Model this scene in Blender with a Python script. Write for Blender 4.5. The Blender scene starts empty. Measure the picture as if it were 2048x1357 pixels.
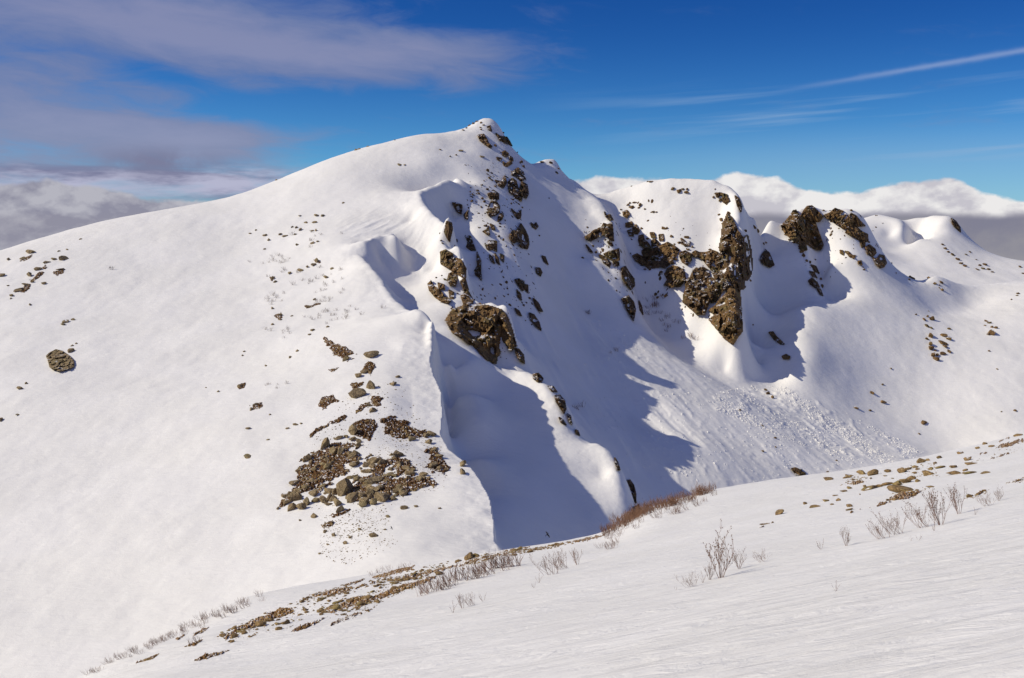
import bpy, math, random
import numpy as np
from mathutils import Vector

C = bpy.context.scene.collection
F = 1992.0      # focal length of the photograph in its own pixels
HOR = 450.0     # eye-level line in the photograph
CX = 1024.0

# ------------------------------------------------------------------ camera
cam_d = bpy.data.cameras.new('camera')
cam = bpy.data.objects.new('camera', cam_d)
C.objects.link(cam)
cam.location = (0, 0, 0)
cam.rotation_euler = (math.radians(90), 0, 0)
cam_d.sensor_width = 36.0
cam_d.lens = 36.0 * F / 2048.0
cam_d.shift_y = (HOR - 678.5) / 2048.0
cam_d.clip_start = 0.1
cam_d.clip_end = 20000
bpy.context.scene.camera = cam

# ------------------------------------------------------------------ sun
SUN_AZ = math.radians(-95)     # clockwise from the viewing direction (+Y)
SUN_EL = math.radians(36)
sd = Vector((math.sin(SUN_AZ) * math.cos(SUN_EL), math.cos(SUN_AZ) * math.cos(SUN_EL), math.sin(SUN_EL)))
sun_d = bpy.data.lights.new('sun', 'SUN')
sun_d.energy = 4.0
sun_d.angle = math.radians(0.5)
sun_d.color = (1.0, 0.925, 0.77)
sun = bpy.data.objects.new('sun', sun_d)
C.objects.link(sun)
sun.rotation_euler = sd.to_track_quat('Z', 'Y').to_euler()

# ------------------------------------------------------------------ exposure
vs = bpy.context.scene.view_settings
vs.view_transform = 'Standard'
vs.look = 'None'
vs.gamma = 1.0
vs.use_curve_mapping = False
vs.exposure = 0.0
bpy.context.scene.cycles.max_bounces = 6
bpy.context.scene.cycles.diffuse_bounces = 4

# ------------------------------------------------------------------ sky with clouds far away
world = bpy.data.worlds.new('World')
bpy.context.scene.world = world
world.use_nodes = True
nt = world.node_tree
nt.nodes.clear()


class NB:
    """small helper to wire shader nodes"""
    def __init__(s, t): s.t = t; s.n = t.nodes; s.l = t.links
    def new(s, typ, **k):
        n = s.n.new(typ)
        for a, b in k.items(): setattr(n, a, b)
        return n
    def put(s, sock, v):
        if v is None: return
        if hasattr(v, 'is_output') or isinstance(v, bpy.types.NodeSocket): s.l.new(v, sock)
        else: sock.default_value = v
    def m(s, op, a, b=None, c=None, clamp=False):
        n = s.new('ShaderNodeMath', operation=op); n.use_clamp = clamp
        s.put(n.inputs[0], a); s.put(n.inputs[1], b)
        if c is not None: s.put(n.inputs[2], c)
        return n.outputs[0]
    def vm(s, op, a, b=None):
        n = s.new('ShaderNodeVectorMath', operation=op)
        s.put(n.inputs[0], a); s.put(n.inputs[1], b)
        return n.outputs[0]
    def noise(s, vec, scale, detail=6, rough=0.55, dist=0.0, lac=2.0):
        n = s.new('ShaderNodeTexNoise')
        if vec is not None: s.l.new(vec, n.inputs['Vector'])
        n.inputs['Scale'].default_value = scale; n.inputs['Detail'].default_value = detail
        n.inputs['Roughness'].default_value = rough; n.inputs['Distortion'].default_value = dist
        n.inputs['Lacunarity'].default_value = lac
        return n.outputs['Fac']
    def ss(s, v, lo, hi, a=0.0, b=1.0):
        n = s.new('ShaderNodeMapRange', interpolation_type='SMOOTHSTEP')
        s.put(n.inputs['Value'], v); s.put(n.inputs['From Min'], lo); s.put(n.inputs['From Max'], hi)
        n.inputs['To Min'].default_value = a; n.inputs['To Max'].default_value = b
        return n.outputs[0]
    def mix(s, f, a, b):
        n = s.new('ShaderNodeMix', data_type='RGBA')
        s.put(n.inputs[0], f)
        s.put(n.inputs[6], a if not isinstance(a, tuple) else a + (1,) * (4 - len(a)))
        s.put(n.inputs[7], b if not isinstance(b, tuple) else b + (1,) * (4 - len(b)))
        return n.outputs[2]
    def comb(s, x, y, z):
        n = s.new('ShaderNodeCombineXYZ')
        s.put(n.inputs[0], x); s.put(n.inputs[1], y); s.put(n.inputs[2], z)
        return n.outputs[0]


b = NB(nt)
sky = b.new('ShaderNodeTexSky', sky_type='NISHITA')
sky.sun_disc = False
sky.sun_elevation = SUN_EL
sky.sun_rotation = SUN_AZ
sky.altitude = 2600
sky.air_density = 1.0
sky.dust_density = 0.2
sky.ozone_density = 3.0
tc = b.new('ShaderNodeTexCoord')
sep = b.new('ShaderNodeSeparateXYZ')
b.l.new(tc.outputs['Generated'], sep.inputs[0])
X, Y, Z = sep.outputs
AZ = b.m('ARCTAN2', X, Y)                       # compass angle of the direction
EL = b.m('ARCSINE', Z)                          # height above eye level
def daz(px): return math.atan((px - CX) / F)
def dele(px, py): return math.atan((HOR - py) / F * math.cos(daz(px)))
def curve(sock, pts, x0, x1, y0, y1):
    """piecewise curve through pts given in real units"""
    n = b.new('ShaderNodeFloatCurve')
    t = b.m('DIVIDE', b.m('SUBTRACT', sock, x0), x1 - x0, clamp=True)
    b.l.new(t, n.inputs['Value'])
    c = n.mapping.curves[0]
    P = sorted([((x - x0) / (x1 - x0), (y - y0) / (y1 - y0)) for x, y in pts])
    while len(c.points) < len(P): c.points.new(0.5, 0.5)
    for q, (x, y) in zip(c.points, P): q.location = (x, y)
    n.mapping.update()
    return b.m('MULTIPLY_ADD', n.outputs[0], y1 - y0, y0)


K = 10.0                                        # background strength is 0.1
# deep mountain-altitude blue, a little more saturated than the plain model
hs = b.new('ShaderNodeHueSaturation')
hs.inputs['Saturation'].default_value = 1.25
hs.inputs['Value'].default_value = 1.0
b.l.new(sky.outputs[0], hs.inputs['Color'])
col = hs.outputs[0]
tint = b.new('ShaderNodeMix', data_type='RGBA', blend_type='MULTIPLY')
tint.inputs[0].default_value = 1.0
b.l.new(col, tint.inputs[6])
b.l.new(b.mix(b.ss(EL, 0.02, 0.23), (0.42, 0.75, 0.96), (0.17, 0.42, 0.76)), tint.inputs[7])
col = tint.outputs[2]

dirv = tc.outputs['Generated']
ang = b.comb(AZ, b.m('MULTIPLY', EL, 2.2), 0.0)
# -- thin lavender veil, thick towards the left of the view
veil_v = b.comb(b.m('ADD', AZ, b.m('MULTIPLY', EL, 0.9)), b.m('MULTIPLY', EL, 3.6), 3.7)
n1 = b.noise(veil_v, 3.3, 6, 0.5, 0.35)
n2 = b.noise(veil_v, 13.0, 8, 0.62, 0.5)
body = b.m('MULTIPLY_ADD', n2, 0.72, b.m('MULTIPLY', n1, 0.46))


def gauss(px, py, wx, wy, tilt=0.0):
    a0, e0 = daz(px), dele(px, py)
    dx = b.m('SUBTRACT', AZ, a0)
    dy = b.m('SUBTRACT', b.m('SUBTRACT', EL, e0), b.m('MULTIPLY', dx, tilt))
    q = b.m('ADD', b.m('POWER', b.m('ABSOLUTE', b.m('DIVIDE', dx, wx / F)), 2.0), b.m('POWER', b.m('ABSOLUTE', b.m('DIVIDE', dy, wy / F)), 2.0))
    return b.m('POWER', 2.718, b.m('MULTIPLY', q, -1.0))


left = b.ss(AZ, daz(1150), daz(0))
veil = b.m('MULTIPLY_ADD', left, 0.30, -0.22)
for g, w in ((gauss(560, 95, 430, 52, -0.12), 0.50), (gauss(900, 100, 210, 42, -0.02), 0.45), (gauss(250, 40, 420, 70, -0.1), 0.16),
             (gauss(60, 230, 330, 60, -0.08), 0.32), (gauss(400, 285, 170, 40, 0.0), 0.40), (gauss(120, 110, 300, 60, -0.1), 0.10),
             (gauss(560, 215, 260, 22, 0.05), -0.30), (gauss(330, 150, 160, 25, -0.30), -0.22), (gauss(1130, 15, 120, 30), 0.2), (gauss(1340, 8, 90, 22), 0.12)):
    veil = b.m('MULTIPLY_ADD', g, w, veil)
vd = b.ss(b.m('ADD', body, veil), 0.42, 0.92)
vd = b.m('MULTIPLY', vd, 0.85)
pink = b.ss(EL, dele(300, 120), dele(300, 300))
vcol = b.mix(pink, (0.165 * K, 0.215 * K, 0.40 * K), (0.25 * K, 0.265 * K, 0.40 * K))
vcol = b.mix(b.m('MULTIPLY', b.ss(b.m('ADD', body, veil), 0.75, 1.25), 0.6), vcol, (0.33 * K, 0.33 * K, 0.47 * K))
col = b.mix(vd, col, vcol)
# -- cirrus streaks on the right and the fading condensation trail
st = b.noise(b.comb(b.m('MULTIPLY', b.m('ADD', AZ, b.m('MULTIPLY', EL, 1.5)), 2.0), b.m('MULTIPLY', b.m('SUBTRACT', EL, b.m('MULTIPLY', AZ, 0.06)), 48.0), 1.0), 1.6, 4, 0.5)
stm = b.m('MULTIPLY', b.ss(st, 0.50, 0.78), b.m('MULTIPLY', b.ss(AZ, daz(1000), daz(1700)), b.m('MULTIPLY', b.ss(EL, dele(1700, 350), dele(1700, 290)), b.ss(EL, dele(1800, 120), dele(1800, 210)))))
col = b.mix(b.m('MULTIPLY', stm, 0.65), col, (0.33 * K, 0.47 * K, 0.66 * K))
lav = b.m('MULTIPLY', b.ss(EL, dele(1500, 230), dele(1500, 345)), b.ss(AZ, daz(900), daz(1700)))
col = b.mix(b.m('MULTIPLY', lav, 0.30), col, (0.30 * K, 0.42 * K, 0.62 * K))
TU = b.m('TANGENT', AZ); TE = b.m('DIVIDE', b.m('TANGENT', EL), b.m('COSINE', AZ))
line = b.m('MULTIPLY_ADD', b.m('SUBTRACT', TU, (1480 - CX) / F), 0.1673, (HOR - 196) / F)   # a straight trail high in the air
wn = b.noise(dirv, 60.0, 3, 0.5)
wid = b.m('MULTIPLY', b.ss(AZ, daz(1350), daz(1750), 0.0009, 0.0026), b.m('ADD', wn, 0.6))
q = b.m('DIVIDE', b.m('SUBTRACT', TE, line), wid)
tr = b.m('POWER', 2.718, b.m('MULTIPLY', b.m('MULTIPLY', q, q), -1.0))
tr = b.m('MULTIPLY', tr, b.ss(AZ, daz(1470), daz(1900), 0.0, 0.32))
col = b.mix(tr, col, (0.50 * K, 0.57 * K, 0.75 * K))
# -- streaky grey-blue layer low on the left
lo = b.noise(b.comb(b.m('MULTIPLY', AZ, 2.2), b.m('MULTIPLY', EL, 16.0), 9.0), 2.6, 7, 0.6, 0.4)
lom = b.m('MULTIPLY', b.ss(AZ, daz(760), daz(480)), b.m('MULTIPLY', b.ss(EL, dele(200, 300), dele(200, 360)), 1.0))
lod = b.m('MULTIPLY', b.ss(b.m('MULTIPLY_ADD', lom, 0.20, lo), 0.50, 0.80), b.ss(EL, dele(200, 300), dele(200, 350)))
lod = b.m('MULTIPLY', lod, b.ss(AZ, daz(900), daz(600)))
locol = b.mix(b.ss(b.noise(b.comb(AZ, b.m('MULTIPLY', EL, 5.0), 2.0), 9.0, 5, 0.6), 0.38, 0.62), (0.20 * K, 0.21 * K, 0.34 * K), (0.46 * K, 0.47 * K, 0.62 * K))
col = b.mix(lod, col, locol)
dk = b.m('MULTIPLY', gauss(310, 325, 105, 26), b.ss(b.noise(dirv, 22.0, 4, 0.6), 0.3, 0.6))
col = b.mix(b.m('MULTIPLY', dk, 0.8), col, (0.19 * K, 0.19 * K, 0.30 * K))
# -- heaped cloud bank along the horizon
top_pts = [(-400, 380), (-100, 365), (20, 368), (80, 360), (130, 372), (200, 384), (280, 396), (420, 405), (560, 420), (700, 450), (900, 460), (1100, 400), (1160, 358), (1230, 350), (1330, 354), (1420, 356),
           (1480, 350), (1550, 355), (1600, 370), (1680, 380), (1760, 372), (1810, 358), (1880, 356), (1930, 366), (1965, 386), (2048, 396), (2200, 380), (2400, 360)]
top = curve(AZ, [(daz(x), dele(x, y)) for x, y in top_pts], -0.7, 0.7, -0.06, 0.10)
def puff(dx, dy):
    v = b.comb(b.m('ADD', AZ, dx), b.m('MULTIPLY', b.m('ADD', EL, dy), 1.55), 5.0)
    return b.m('MULTIPLY_ADD', b.noise(v, 12.0, 8, 0.50, 0.25), 0.72, b.m('MULTIPLY', b.noise(v, 38.0, 6, 0.55, 0.2), 0.28))


headL = b.ss(AZ, daz(900), daz(300))
cn = puff(0.0, 0.0)
cl = b.m('SUBTRACT', cn, puff(-0.006, 0.010))             # which side of each heap faces the sun
cl2 = b.m('SUBTRACT', cn, puff(-0.016, 0.022))
edge = b.m('ADD', b.m('SUBTRACT', top, EL), b.m('MULTIPLY', b.m('SUBTRACT', cn, 0.5), 0.045))
cm = b.ss(edge, -0.0010, 0.0040)
fine = b.noise(b.comb(AZ, b.m('MULTIPLY', EL, 1.3), 1.0), 70.0, 7, 0.62, 0.4)
shade = b.m('ADD', b.m('MULTIPLY', cl, 5.5), b.m('MULTIPLY', cl2, 3.2))
shade = b.m('ADD', shade, b.m('MULTIPLY_ADD', fine, 1.0, 0.10), clamp=True)
foot = b.ss(b.m('ADD', EL, b.m('MULTIPLY', b.m('SUBTRACT', cn, 0.5), 0.03)), dele(1500, 446), dele(1500, 418))
white = b.mix(headL, (0.84 * K, 0.825 * K, 0.82 * K), (0.46 * K, 0.46 * K, 0.52 * K))
grey = b.mix(headL, (0.56 * K, 0.545 * K, 0.60 * K), (0.27 * K, 0.27 * K, 0.35 * K))
cc = b.mix(shade, grey, white)
lowc = b.mix(headL, (0.42 * K, 0.40 * K, 0.46 * K), (0.30 * K, 0.29 * K, 0.35 * K))
cc = b.mix(b.m('MULTIPLY', b.m('SUBTRACT', 1.0, foot), b.mix(headL, (0.85, 0.85, 0.85), (0.35, 0.35, 0.35))), cc, lowc)
col = b.mix(cm, col, cc)
# -- the cloud sea below eye level
sea = b.m('MULTIPLY', b.ss(b.m('ADD', EL, b.m('MULTIPLY', b.m('SUBTRACT', cn, 0.5), 0.012)), dele(1900, 420), dele(1900, 440)), b.ss(AZ, daz(250), daz(800)))
sea = b.m('MAXIMUM', sea, b.ss(EL, -0.04, -0.07))
seac = b.mix(b.ss(b.m('MULTIPLY_ADD', cn, 0.12, EL), dele(1900, 425) + 0.06, dele(1900, 520) + 0.06), (0.22 * K, 0.22 * K, 0.29 * K), (0.33 * K, 0.32 * K, 0.34 * K))
seac = b.mix(b.ss(EL, -0.12, -0.5), seac, (0.60 * K, 0.60 * K, 0.64 * K))
col = b.mix(sea, col, seac)
# -- unseen broken cloud behind the viewer, added to lift and tint the ambient fill
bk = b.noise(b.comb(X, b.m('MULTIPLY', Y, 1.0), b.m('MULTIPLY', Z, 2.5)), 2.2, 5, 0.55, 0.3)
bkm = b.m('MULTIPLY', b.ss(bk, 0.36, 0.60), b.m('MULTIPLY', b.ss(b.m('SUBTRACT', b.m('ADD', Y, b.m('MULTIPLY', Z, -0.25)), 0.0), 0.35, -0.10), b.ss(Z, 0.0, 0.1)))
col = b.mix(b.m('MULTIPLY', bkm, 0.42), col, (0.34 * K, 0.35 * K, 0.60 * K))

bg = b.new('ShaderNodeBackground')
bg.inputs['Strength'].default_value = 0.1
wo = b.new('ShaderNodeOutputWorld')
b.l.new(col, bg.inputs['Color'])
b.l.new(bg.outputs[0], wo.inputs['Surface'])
# ------------------------------------------------------------------ numeric helpers
rng = np.random.default_rng(7)
_T = rng.random((256, 256)).astype(np.float32)


def vnoise(x, y, seed=0):
    xi = np.floor(x).astype(np.int64); yi = np.floor(y).astype(np.int64)
    fx = (x - xi).astype(np.float32); fy = (y - yi).astype(np.float32)
    fx = fx * fx * fx * (fx * (fx * 6 - 15) + 10); fy = fy * fy * fy * (fy * (fy * 6 - 15) + 10)
    xi = xi + seed * 37; yi = yi + seed * 91
    a = _T[xi & 255, yi & 255]; bb = _T[(xi + 1) & 255, yi & 255]
    c = _T[xi & 255, (yi + 1) & 255]; d = _T[(xi + 1) & 255, (yi + 1) & 255]
    return (a * (1 - fx) + bb * fx) * (1 - fy) + (c * (1 - fx) + d * fx) * fy - 0.5


def fbm(x, y, octs=4, seed=0, gain=0.5):
    r = 0; a = 1.0; s = 0
    for k in range(octs):
        r = r + a * vnoise(x * 2 ** k + 13.1 * k, y * 2 ** k + 7.7 * k, seed + k); s += a; a *= gain
    return r / s * 2


def ridged(x, y, octs=4, seed=0):
    r = 0; a = 1.0; s = 0
    for k in range(octs):
        r = r + a * (1 - 2 * np.abs(2 * vnoise(x * 2 ** k + 3.3 * k, y * 2 ** k, seed + k))); s += a; a *= 0.5
    return r / s


def smooth(v, lo, hi):
    t = np.clip((v - lo) / (hi - lo), 0, 1)
    return t * t * (3 - 2 * t)


def blur(A, s0, s1):
    for ax, sg in ((0, s0), (1, s1)):
        r = int(3 * sg) + 1
        k = np.exp(-0.5 * (np.arange(-r, r + 1) / max(sg, 1e-3)) ** 2); k /= k.sum()
        P = np.pad(A, [(r, r) if i == ax else (0, 0) for i in (0, 1)], mode='edge')
        n = P.shape[ax]; m = 1 << (n + 2 * r).bit_length()
        f = np.fft.irfft(np.fft.rfft(P, m, axis=ax) * np.expand_dims(np.fft.rfft(k, m), 1 - ax), m, axis=ax)
        A = np.take(f, np.arange(2 * r, 2 * r + A.shape[ax]), axis=ax)
    return A


def dens(line, step=26.0):
    """points along a polyline of (px, py, y)"""
    out = []
    for a, c in zip(line[:-1], line[1:]):
        n = max(1, int(math.hypot((c[0] - a[0]) / F, 0.8 * math.log(c[2] / a[2])) / (step * 0.00062)), int(math.hypot(c[0] - a[0], c[1] - a[1]) / step / 1.5))
        for k in range(n):
            t = k / n
            out.append(tuple(a[i] * (1 - t) + c[i] * t for i in range(3)))
    out.append(tuple(line[-1]))
    return out


class Terrain:
    """height field over bearing u = x/y and log distance w; every control point is (px, py, distance)"""
    def __init__(s, c0=0.012):
        s.P = []; s.K = []; s.fx = None
    def pt(s, *pts, c=0.03):
        for px, py, y in pts: s.P.append(((px - CX) / F, math.log(y), (HOR - py) / F, c))
    def z(s, *pts, c=0.03):                         # (px, height, distance)
        for px, z, y in pts: s.P.append(((px - CX) / F, math.log(y), z / y, c))
    def line(s, L, c=0.006, step=26.0):
        if c < 0.02: s.K.append([((p[0] - CX) / F, math.log(p[2])) for p in L])
        for px, py, y in dens(L, step): s.pt((px, py, y), c=c)
    def drop(s, L, dpx, fy, dz, c=0.02, step=40.0):
        for px, py, y in dens(L, step):
            z = (HOR - py) / F * y - dz
            y2 = y * fy
            s.P.append(((px + dpx - CX) / F, math.log(y2), z / y2, c))
    def solve(s):
        A = np.array(s.P)
        # drop near duplicates
        dist = np.abs(A[:, None, :2] - A[None, :, :2]).sum(-1)
        keep = []
        for i in range(len(A)):
            if not keep or dist[i, keep].min() > 0.0035: keep.append(i)
        A = A[keep]
        U, W, E, c = A.T
        c = np.full_like(c, 0.005)
        print('control points', len(U))
        r2 = (U[:, None] - U) ** 2 + (W[:, None] - W) ** 2
        M = -np.sqrt(r2 + c[None, :] ** 2)
        Q = np.stack([np.ones_like(U), U, W, np.exp(-W) * 200], 1)
        n, q = len(U), Q.shape[1]
        S = np.zeros((n + q, n + q)); S[:n, :n] = M; S[:n, n:] = Q; S[n:, :n] = Q.T
        S[:n, :n] += np.eye(n) * 1e-5
        s.coef = np.linalg.lstsq(S, np.concatenate([E, np.zeros(q)]), rcond=None)[0]
        s.U, s.W, s.c, s.n = U, W, c, n
    def grid(s, u0, u1, nu, y0, y1, nw):
        s.solve()
        s.u = np.linspace(u0, u1, nu); s.w = np.linspace(math.log(y0), math.log(y1), nw)
        E = np.zeros((nu, nw), np.float32)
        cf = s.coef.astype(np.float32)
        for i0 in range(0, nu, 32):
            uu, ww = np.meshgrid(s.u[i0:i0 + 32], s.w, indexing='ij')
            acc = np.zeros(uu.shape, np.float32)
            uf = uu.astype(np.float32)[..., None]; wf = ww.astype(np.float32)[..., None]
            for j0 in range(0, s.n, 64):
                sl = slice(j0, min(s.n, j0 + 64))
                acc -= (np.sqrt((uf - s.U[sl].astype(np.float32)) ** 2 + (wf - s.W[sl].astype(np.float32)) ** 2 + (s.c[sl] ** 2).astype(np.float32)) * cf[sl]).sum(-1)
            k = s.n
            acc += cf[k] + cf[k + 1] * uu + cf[k + 2] * ww + cf[k + 3] * np.exp(-ww) * 200
            E[i0:i0 + 32] = acc
        # soften everywhere except beside the sharp lips and ribs
        uu, ww = np.meshgrid(s.u, s.w, indexing='ij')
        D = np.full(E.shape, 9.0, np.float32)
        for L in s.K:
            for (a0, b0), (a1, b1) in zip(L[:-1], L[1:]):
                du, dw = a1 - a0, b1 - b0
                q = np.clip(((uu - a0) * du + (ww - b0) * dw) / (du * du + dw * dw + 1e-12), 0, 1)
                np.minimum(D, np.hypot(uu - a0 - q * du, ww - b0 - q * dw), out=D)
        su, sw = s.u[1] - s.u[0], s.w[1] - s.w[0]
        B0 = blur(E, 0.0011 / su, 0.0011 / sw); B1 = blur(E, 0.008 / su, 0.008 / sw); B2 = blur(E, 0.022 / su, 0.022 / sw)
        k1 = smooth(D, 0.014, 0.032); k2 = smooth(D, 0.045, 0.10)
        E = (B0 * (1 - k1) + B1 * k1) * (1 - k2) + B2 * k2
        s.D = D
        if s.fx is not None: E = s.fx(s, E, uu, ww)
        s.Y = np.exp(s.w)[None, :].repeat(nu, 0)
        s.X = s.u[:, None] * s.Y
        s.Z = E * s.Y
        s.nu, s.nw = nu, nw
    def finish(s):
        s.E = s.Z / s.Y
        s.CM = np.maximum.accumulate(s.E, axis=1)
    def hit(s, px, py):
        """nearest distance at which the surface rises to this line of sight"""
        fu = ((px - CX) / F - s.u[0]) / (s.u[1] - s.u[0])
        i = min(max(int(fu), 0), s.nu - 2); t = min(max(fu - i, 0), 1)
        col = s.CM[i] * (1 - t) + s.CM[i + 1] * t
        e = (HOR - py) / F
        j = int(np.searchsorted(col, e))
        if j >= s.nw: return None
        if j == 0: return math.exp(s.w[0])
        d = col[j] - col[j - 1]
        k = (e - col[j - 1]) / d if d > 1e-9 else 0
        return math.exp(s.w[j - 1] + (s.w[j] - s.w[j - 1]) * k)
    def zat(s, x, y):
        fu = (x / y - s.u[0]) / (s.u[1] - s.u[0]); fw = (math.log(y) - s.w[0]) / (s.w[1] - s.w[0])
        i = min(max(int(fu), 0), s.nu - 2); j = min(max(int(fw), 0), s.nw - 2)
        a = min(max(fu - i, 0), 1); c = min(max(fw - j, 0), 1)
        Z = s.Z
        return float((Z[i, j] * (1 - a) + Z[i + 1, j] * a) * (1 - c) + (Z[i, j + 1] * (1 - a) + Z[i + 1, j + 1] * a) * c)
    def normal(s, x, y, h=0.5):
        dx = (s.zat(x + h, y) - s.zat(x - h, y)) / (2 * h); dy = (s.zat(x, y + h) - s.zat(x, y - h)) / (2 * h)
        return Vector((-dx, -dy, 1)).normalized()
    def mesh(s, name, mat):
        nu, nw = s.nu, s.nw
        co = np.stack([s.X, s.Y, s.Z], -1).reshape(-1, 3).astype(np.float32)
        i, j = np.meshgrid(np.arange(nu - 1), np.arange(nw - 1), indexing='ij')
        a = (i * nw + j).ravel()
        f = np.stack([a, a + nw, a + nw + 1, a + 1], 1).astype(np.int32)
        return mesh_np(name, co, f, mat)


def mesh_np(name, co, f, mat, smooth_=True, link=True):
    """mesh object from numpy arrays; every face has the same number of corners"""
    me = bpy.data.meshes.new(name)
    me.vertices.add(len(co)); me.vertices.foreach_set('co', np.ascontiguousarray(co, np.float32).ravel())
    k = f.shape[1]
    me.loops.add(f.size); me.loops.foreach_set('vertex_index', np.ascontiguousarray(f, np.int32).ravel())
    me.polygons.add(len(f)); me.polygons.foreach_set('loop_start', np.arange(0, f.size, k, dtype=np.int32))
    me.polygons.foreach_set('loop_total', np.full(len(f), k, np.int32))
    me.polygons.foreach_set('use_smooth', np.full(len(f), smooth_, bool))
    me.update(calc_edges=True)
    if mat: me.materials.append(mat)
    o = bpy.data.objects.new(name, me)
    if link: C.objects.link(o)
    return o


# ------------------------------------------------------------------ materials
def mat(name):
    m = bpy.data.materials.new(name); m.use_nodes = True
    m.node_tree.nodes.clear()
    nb = NB(m.node_tree)
    p = nb.new('ShaderNodeBsdfPrincipled'); o = nb.new('ShaderNodeOutputMaterial')
    nb.l.new(p.outputs[0], o.inputs['Surface'])
    return m, nb, p


def bump(nb, p, h, strength, dist, prev=None):
    n = nb.new('ShaderNodeBump'); n.inputs['Strength'].default_value = strength; n.inputs['Distance'].default_value = dist
    nb.l.new(h, n.inputs['Height'])
    if prev is not None: nb.l.new(prev, n.inputs['Normal'])
    nb.l.new(n.outputs[0], p.inputs['Normal'])
    return n.outputs[0]


def snow_mat(name, near):
    m, nb, p = mat(name)
    g = nb.new('ShaderNodeNewGeometry')
    pos = g.outputs['Position']
    c = nb.noise(pos, 0.05 if not near else 0.3, 4, 0.5)
    cc = nb.mix(nb.ss(c, 0.35, 0.65), (0.805, 0.785, 0.745), (0.84, 0.82, 0.785))
    nb.l.new(cc, p.inputs['Base Color'])
    p.inputs['Roughness'].default_value = 0.62
    p.inputs['Specular IOR Level'].default_value = 0.25
    mp = nb.new('ShaderNodeMapping'); nb.l.new(pos, mp.inputs['Vector'])
    if near:
        mp.inputs['Rotation'].default_value = (0, 0, math.radians(-62)); mp.inputs['Scale'].default_value = (1.0, 3.2, 1.0)
        h1 = nb.noise(mp.outputs[0], 0.9, 8, 0.62, 1.4); h2 = nb.noise(pos, 14.0, 3, 0.6)
        a = bump(nb, p, h1, 0.75, 0.12); bump(nb, p, h2, 0.35, 0.014, a)
    else:
        mp.inputs['Rotation'].default_value = (0, 0, math.radians(-60)); mp.inputs['Scale'].default_value = (1.0, 3.0, 1.0)
        h1 = nb.noise(mp.outputs[0], 0.22, 8, 0.62, 0.6); h2 = nb.noise(pos, 1.6, 5, 0.65)
        a = bump(nb, p, h1, 0.35, 0.55); bump(nb, p, h2, 0.4, 0.10, a)
    return m


SNOW_FAR = snow_mat('wind packed snow', False)
SNOW_NEAR = snow_mat('rippled snow', True)
# ================================================================== the mountain
M = Terrain()
# skyline of the broad dome on the left and its back side
domeL = [(-700, 690, 320), (-400, 615, 345), (-150, 540, 365), (0, 495, 380), (100, 466, 392), (200, 440, 402), (300, 418, 412), (450, 392, 425), (510, 377, 430), (550, 360, 434),
         (620, 325, 440), (680, 306, 445), (740, 285, 450), (790, 271, 458), (860, 266, 465), (915, 264, 470), (938, 254, 478)]
summit = [(938, 254, 478), (955, 243, 482), (975, 238, 485), (990, 243, 484), (1003, 260, 483), (1010, 275, 482)]
M.line(domeL, c=0.02, step=60); M.line(summit, c=0.006, step=14)
M.drop(domeL, 0, 1.14, 22, c=0.04, step=120); M.drop(domeL, 0, 1.45, 110, c=0.05, step=150)
M.drop(summit, 5, 1.06, 20, step=20)
# lit slope facing the viewer
M.pt((0, 1350, 130), (0, 1150, 160), (0, 930, 203), (0, 740, 258), (0, 600, 318),
     (250, 1330, 128), (250, 1150, 154), (250, 930, 199), (250, 740, 258), (250, 600, 315), (250, 500, 360),
     (500, 1190, 140), (500, 1050, 164), (500, 930, 189), (500, 740, 250), (500, 600, 310), (500, 500, 355), (500, 430, 395),
     (650, 1100, 150), (650, 950, 182), (650, 800, 220), (650, 650, 275), (650, 550, 320), (650, 450, 365), (650, 380, 402),
     (780, 1100, 143), (780, 950, 176), (780, 800, 212), (780, 700, 245), (740, 600, 290), (700, 540, 315), (700, 480, 345),
     (-350, 1350, 135), (-350, 1000, 190), (-350, 780, 270), (780, 420, 378), (780, 340, 420), (860, 330, 425), (900, 300, 445),
     (700, 400, 392), (840, 900, 190), (840, 1000, 166), (900, 1040, 156), (930, 1080, 148), (850, 1100, 143), c=0.05)
M.z((0, -61, 110), (250, -59, 110), (500, -57, 110), (750, -53, 112), (-350, -64, 110), (1000, -51, 112), (1000, -50, 130), (900, -50, 128), (800, -50, 126), (-700, -68, 120), (-700, -58, 200), c=0.05)
# wind scoop below the cornice
M.line([(722, 510, 330), (730, 489, 334), (745, 479, 340), (770, 474, 344), (792, 476, 343)], c=0.004, step=10)
M.line([(722, 510, 330), (740, 530, 316), (764, 560, 305), (785, 595, 292), (812, 618, 280), (842, 631, 270), (860, 641, 262), (870, 655, 256)], c=0.004, step=12)
M.z((742, -14.5, 327), (752, -17.5, 322), (768, -20.5, 313), (790, -24.5, 300), (815, -27.5, 290), (840, -29.5, 280), (868, -32, 267), c=0.008)
M.pt((757, 500, 340), (768, 525, 337), (780, 548, 333), (800, 577, 325), (822, 602, 314), (850, 624, 300), (880, 641, 290), (905, 655, 282), c=0.01)
M.pt((800, 490, 350), (820, 530, 342), (850, 570, 330), (870, 600, 312), (895, 630, 298), (850, 500, 350), (870, 540, 340), (825, 440, 368), c=0.02)
M.drop([(722, 510, 330), (740, 530, 316), (764, 560, 305), (785, 595, 292), (812, 618, 280), (842, 631, 270)], -13, 0.995, 0.15, step=14)
M.drop([(730, 489, 334), (745, 479, 340), (770, 474, 344), (792, 476, 343)], 0, 1.02, -0.3, step=12)
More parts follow.
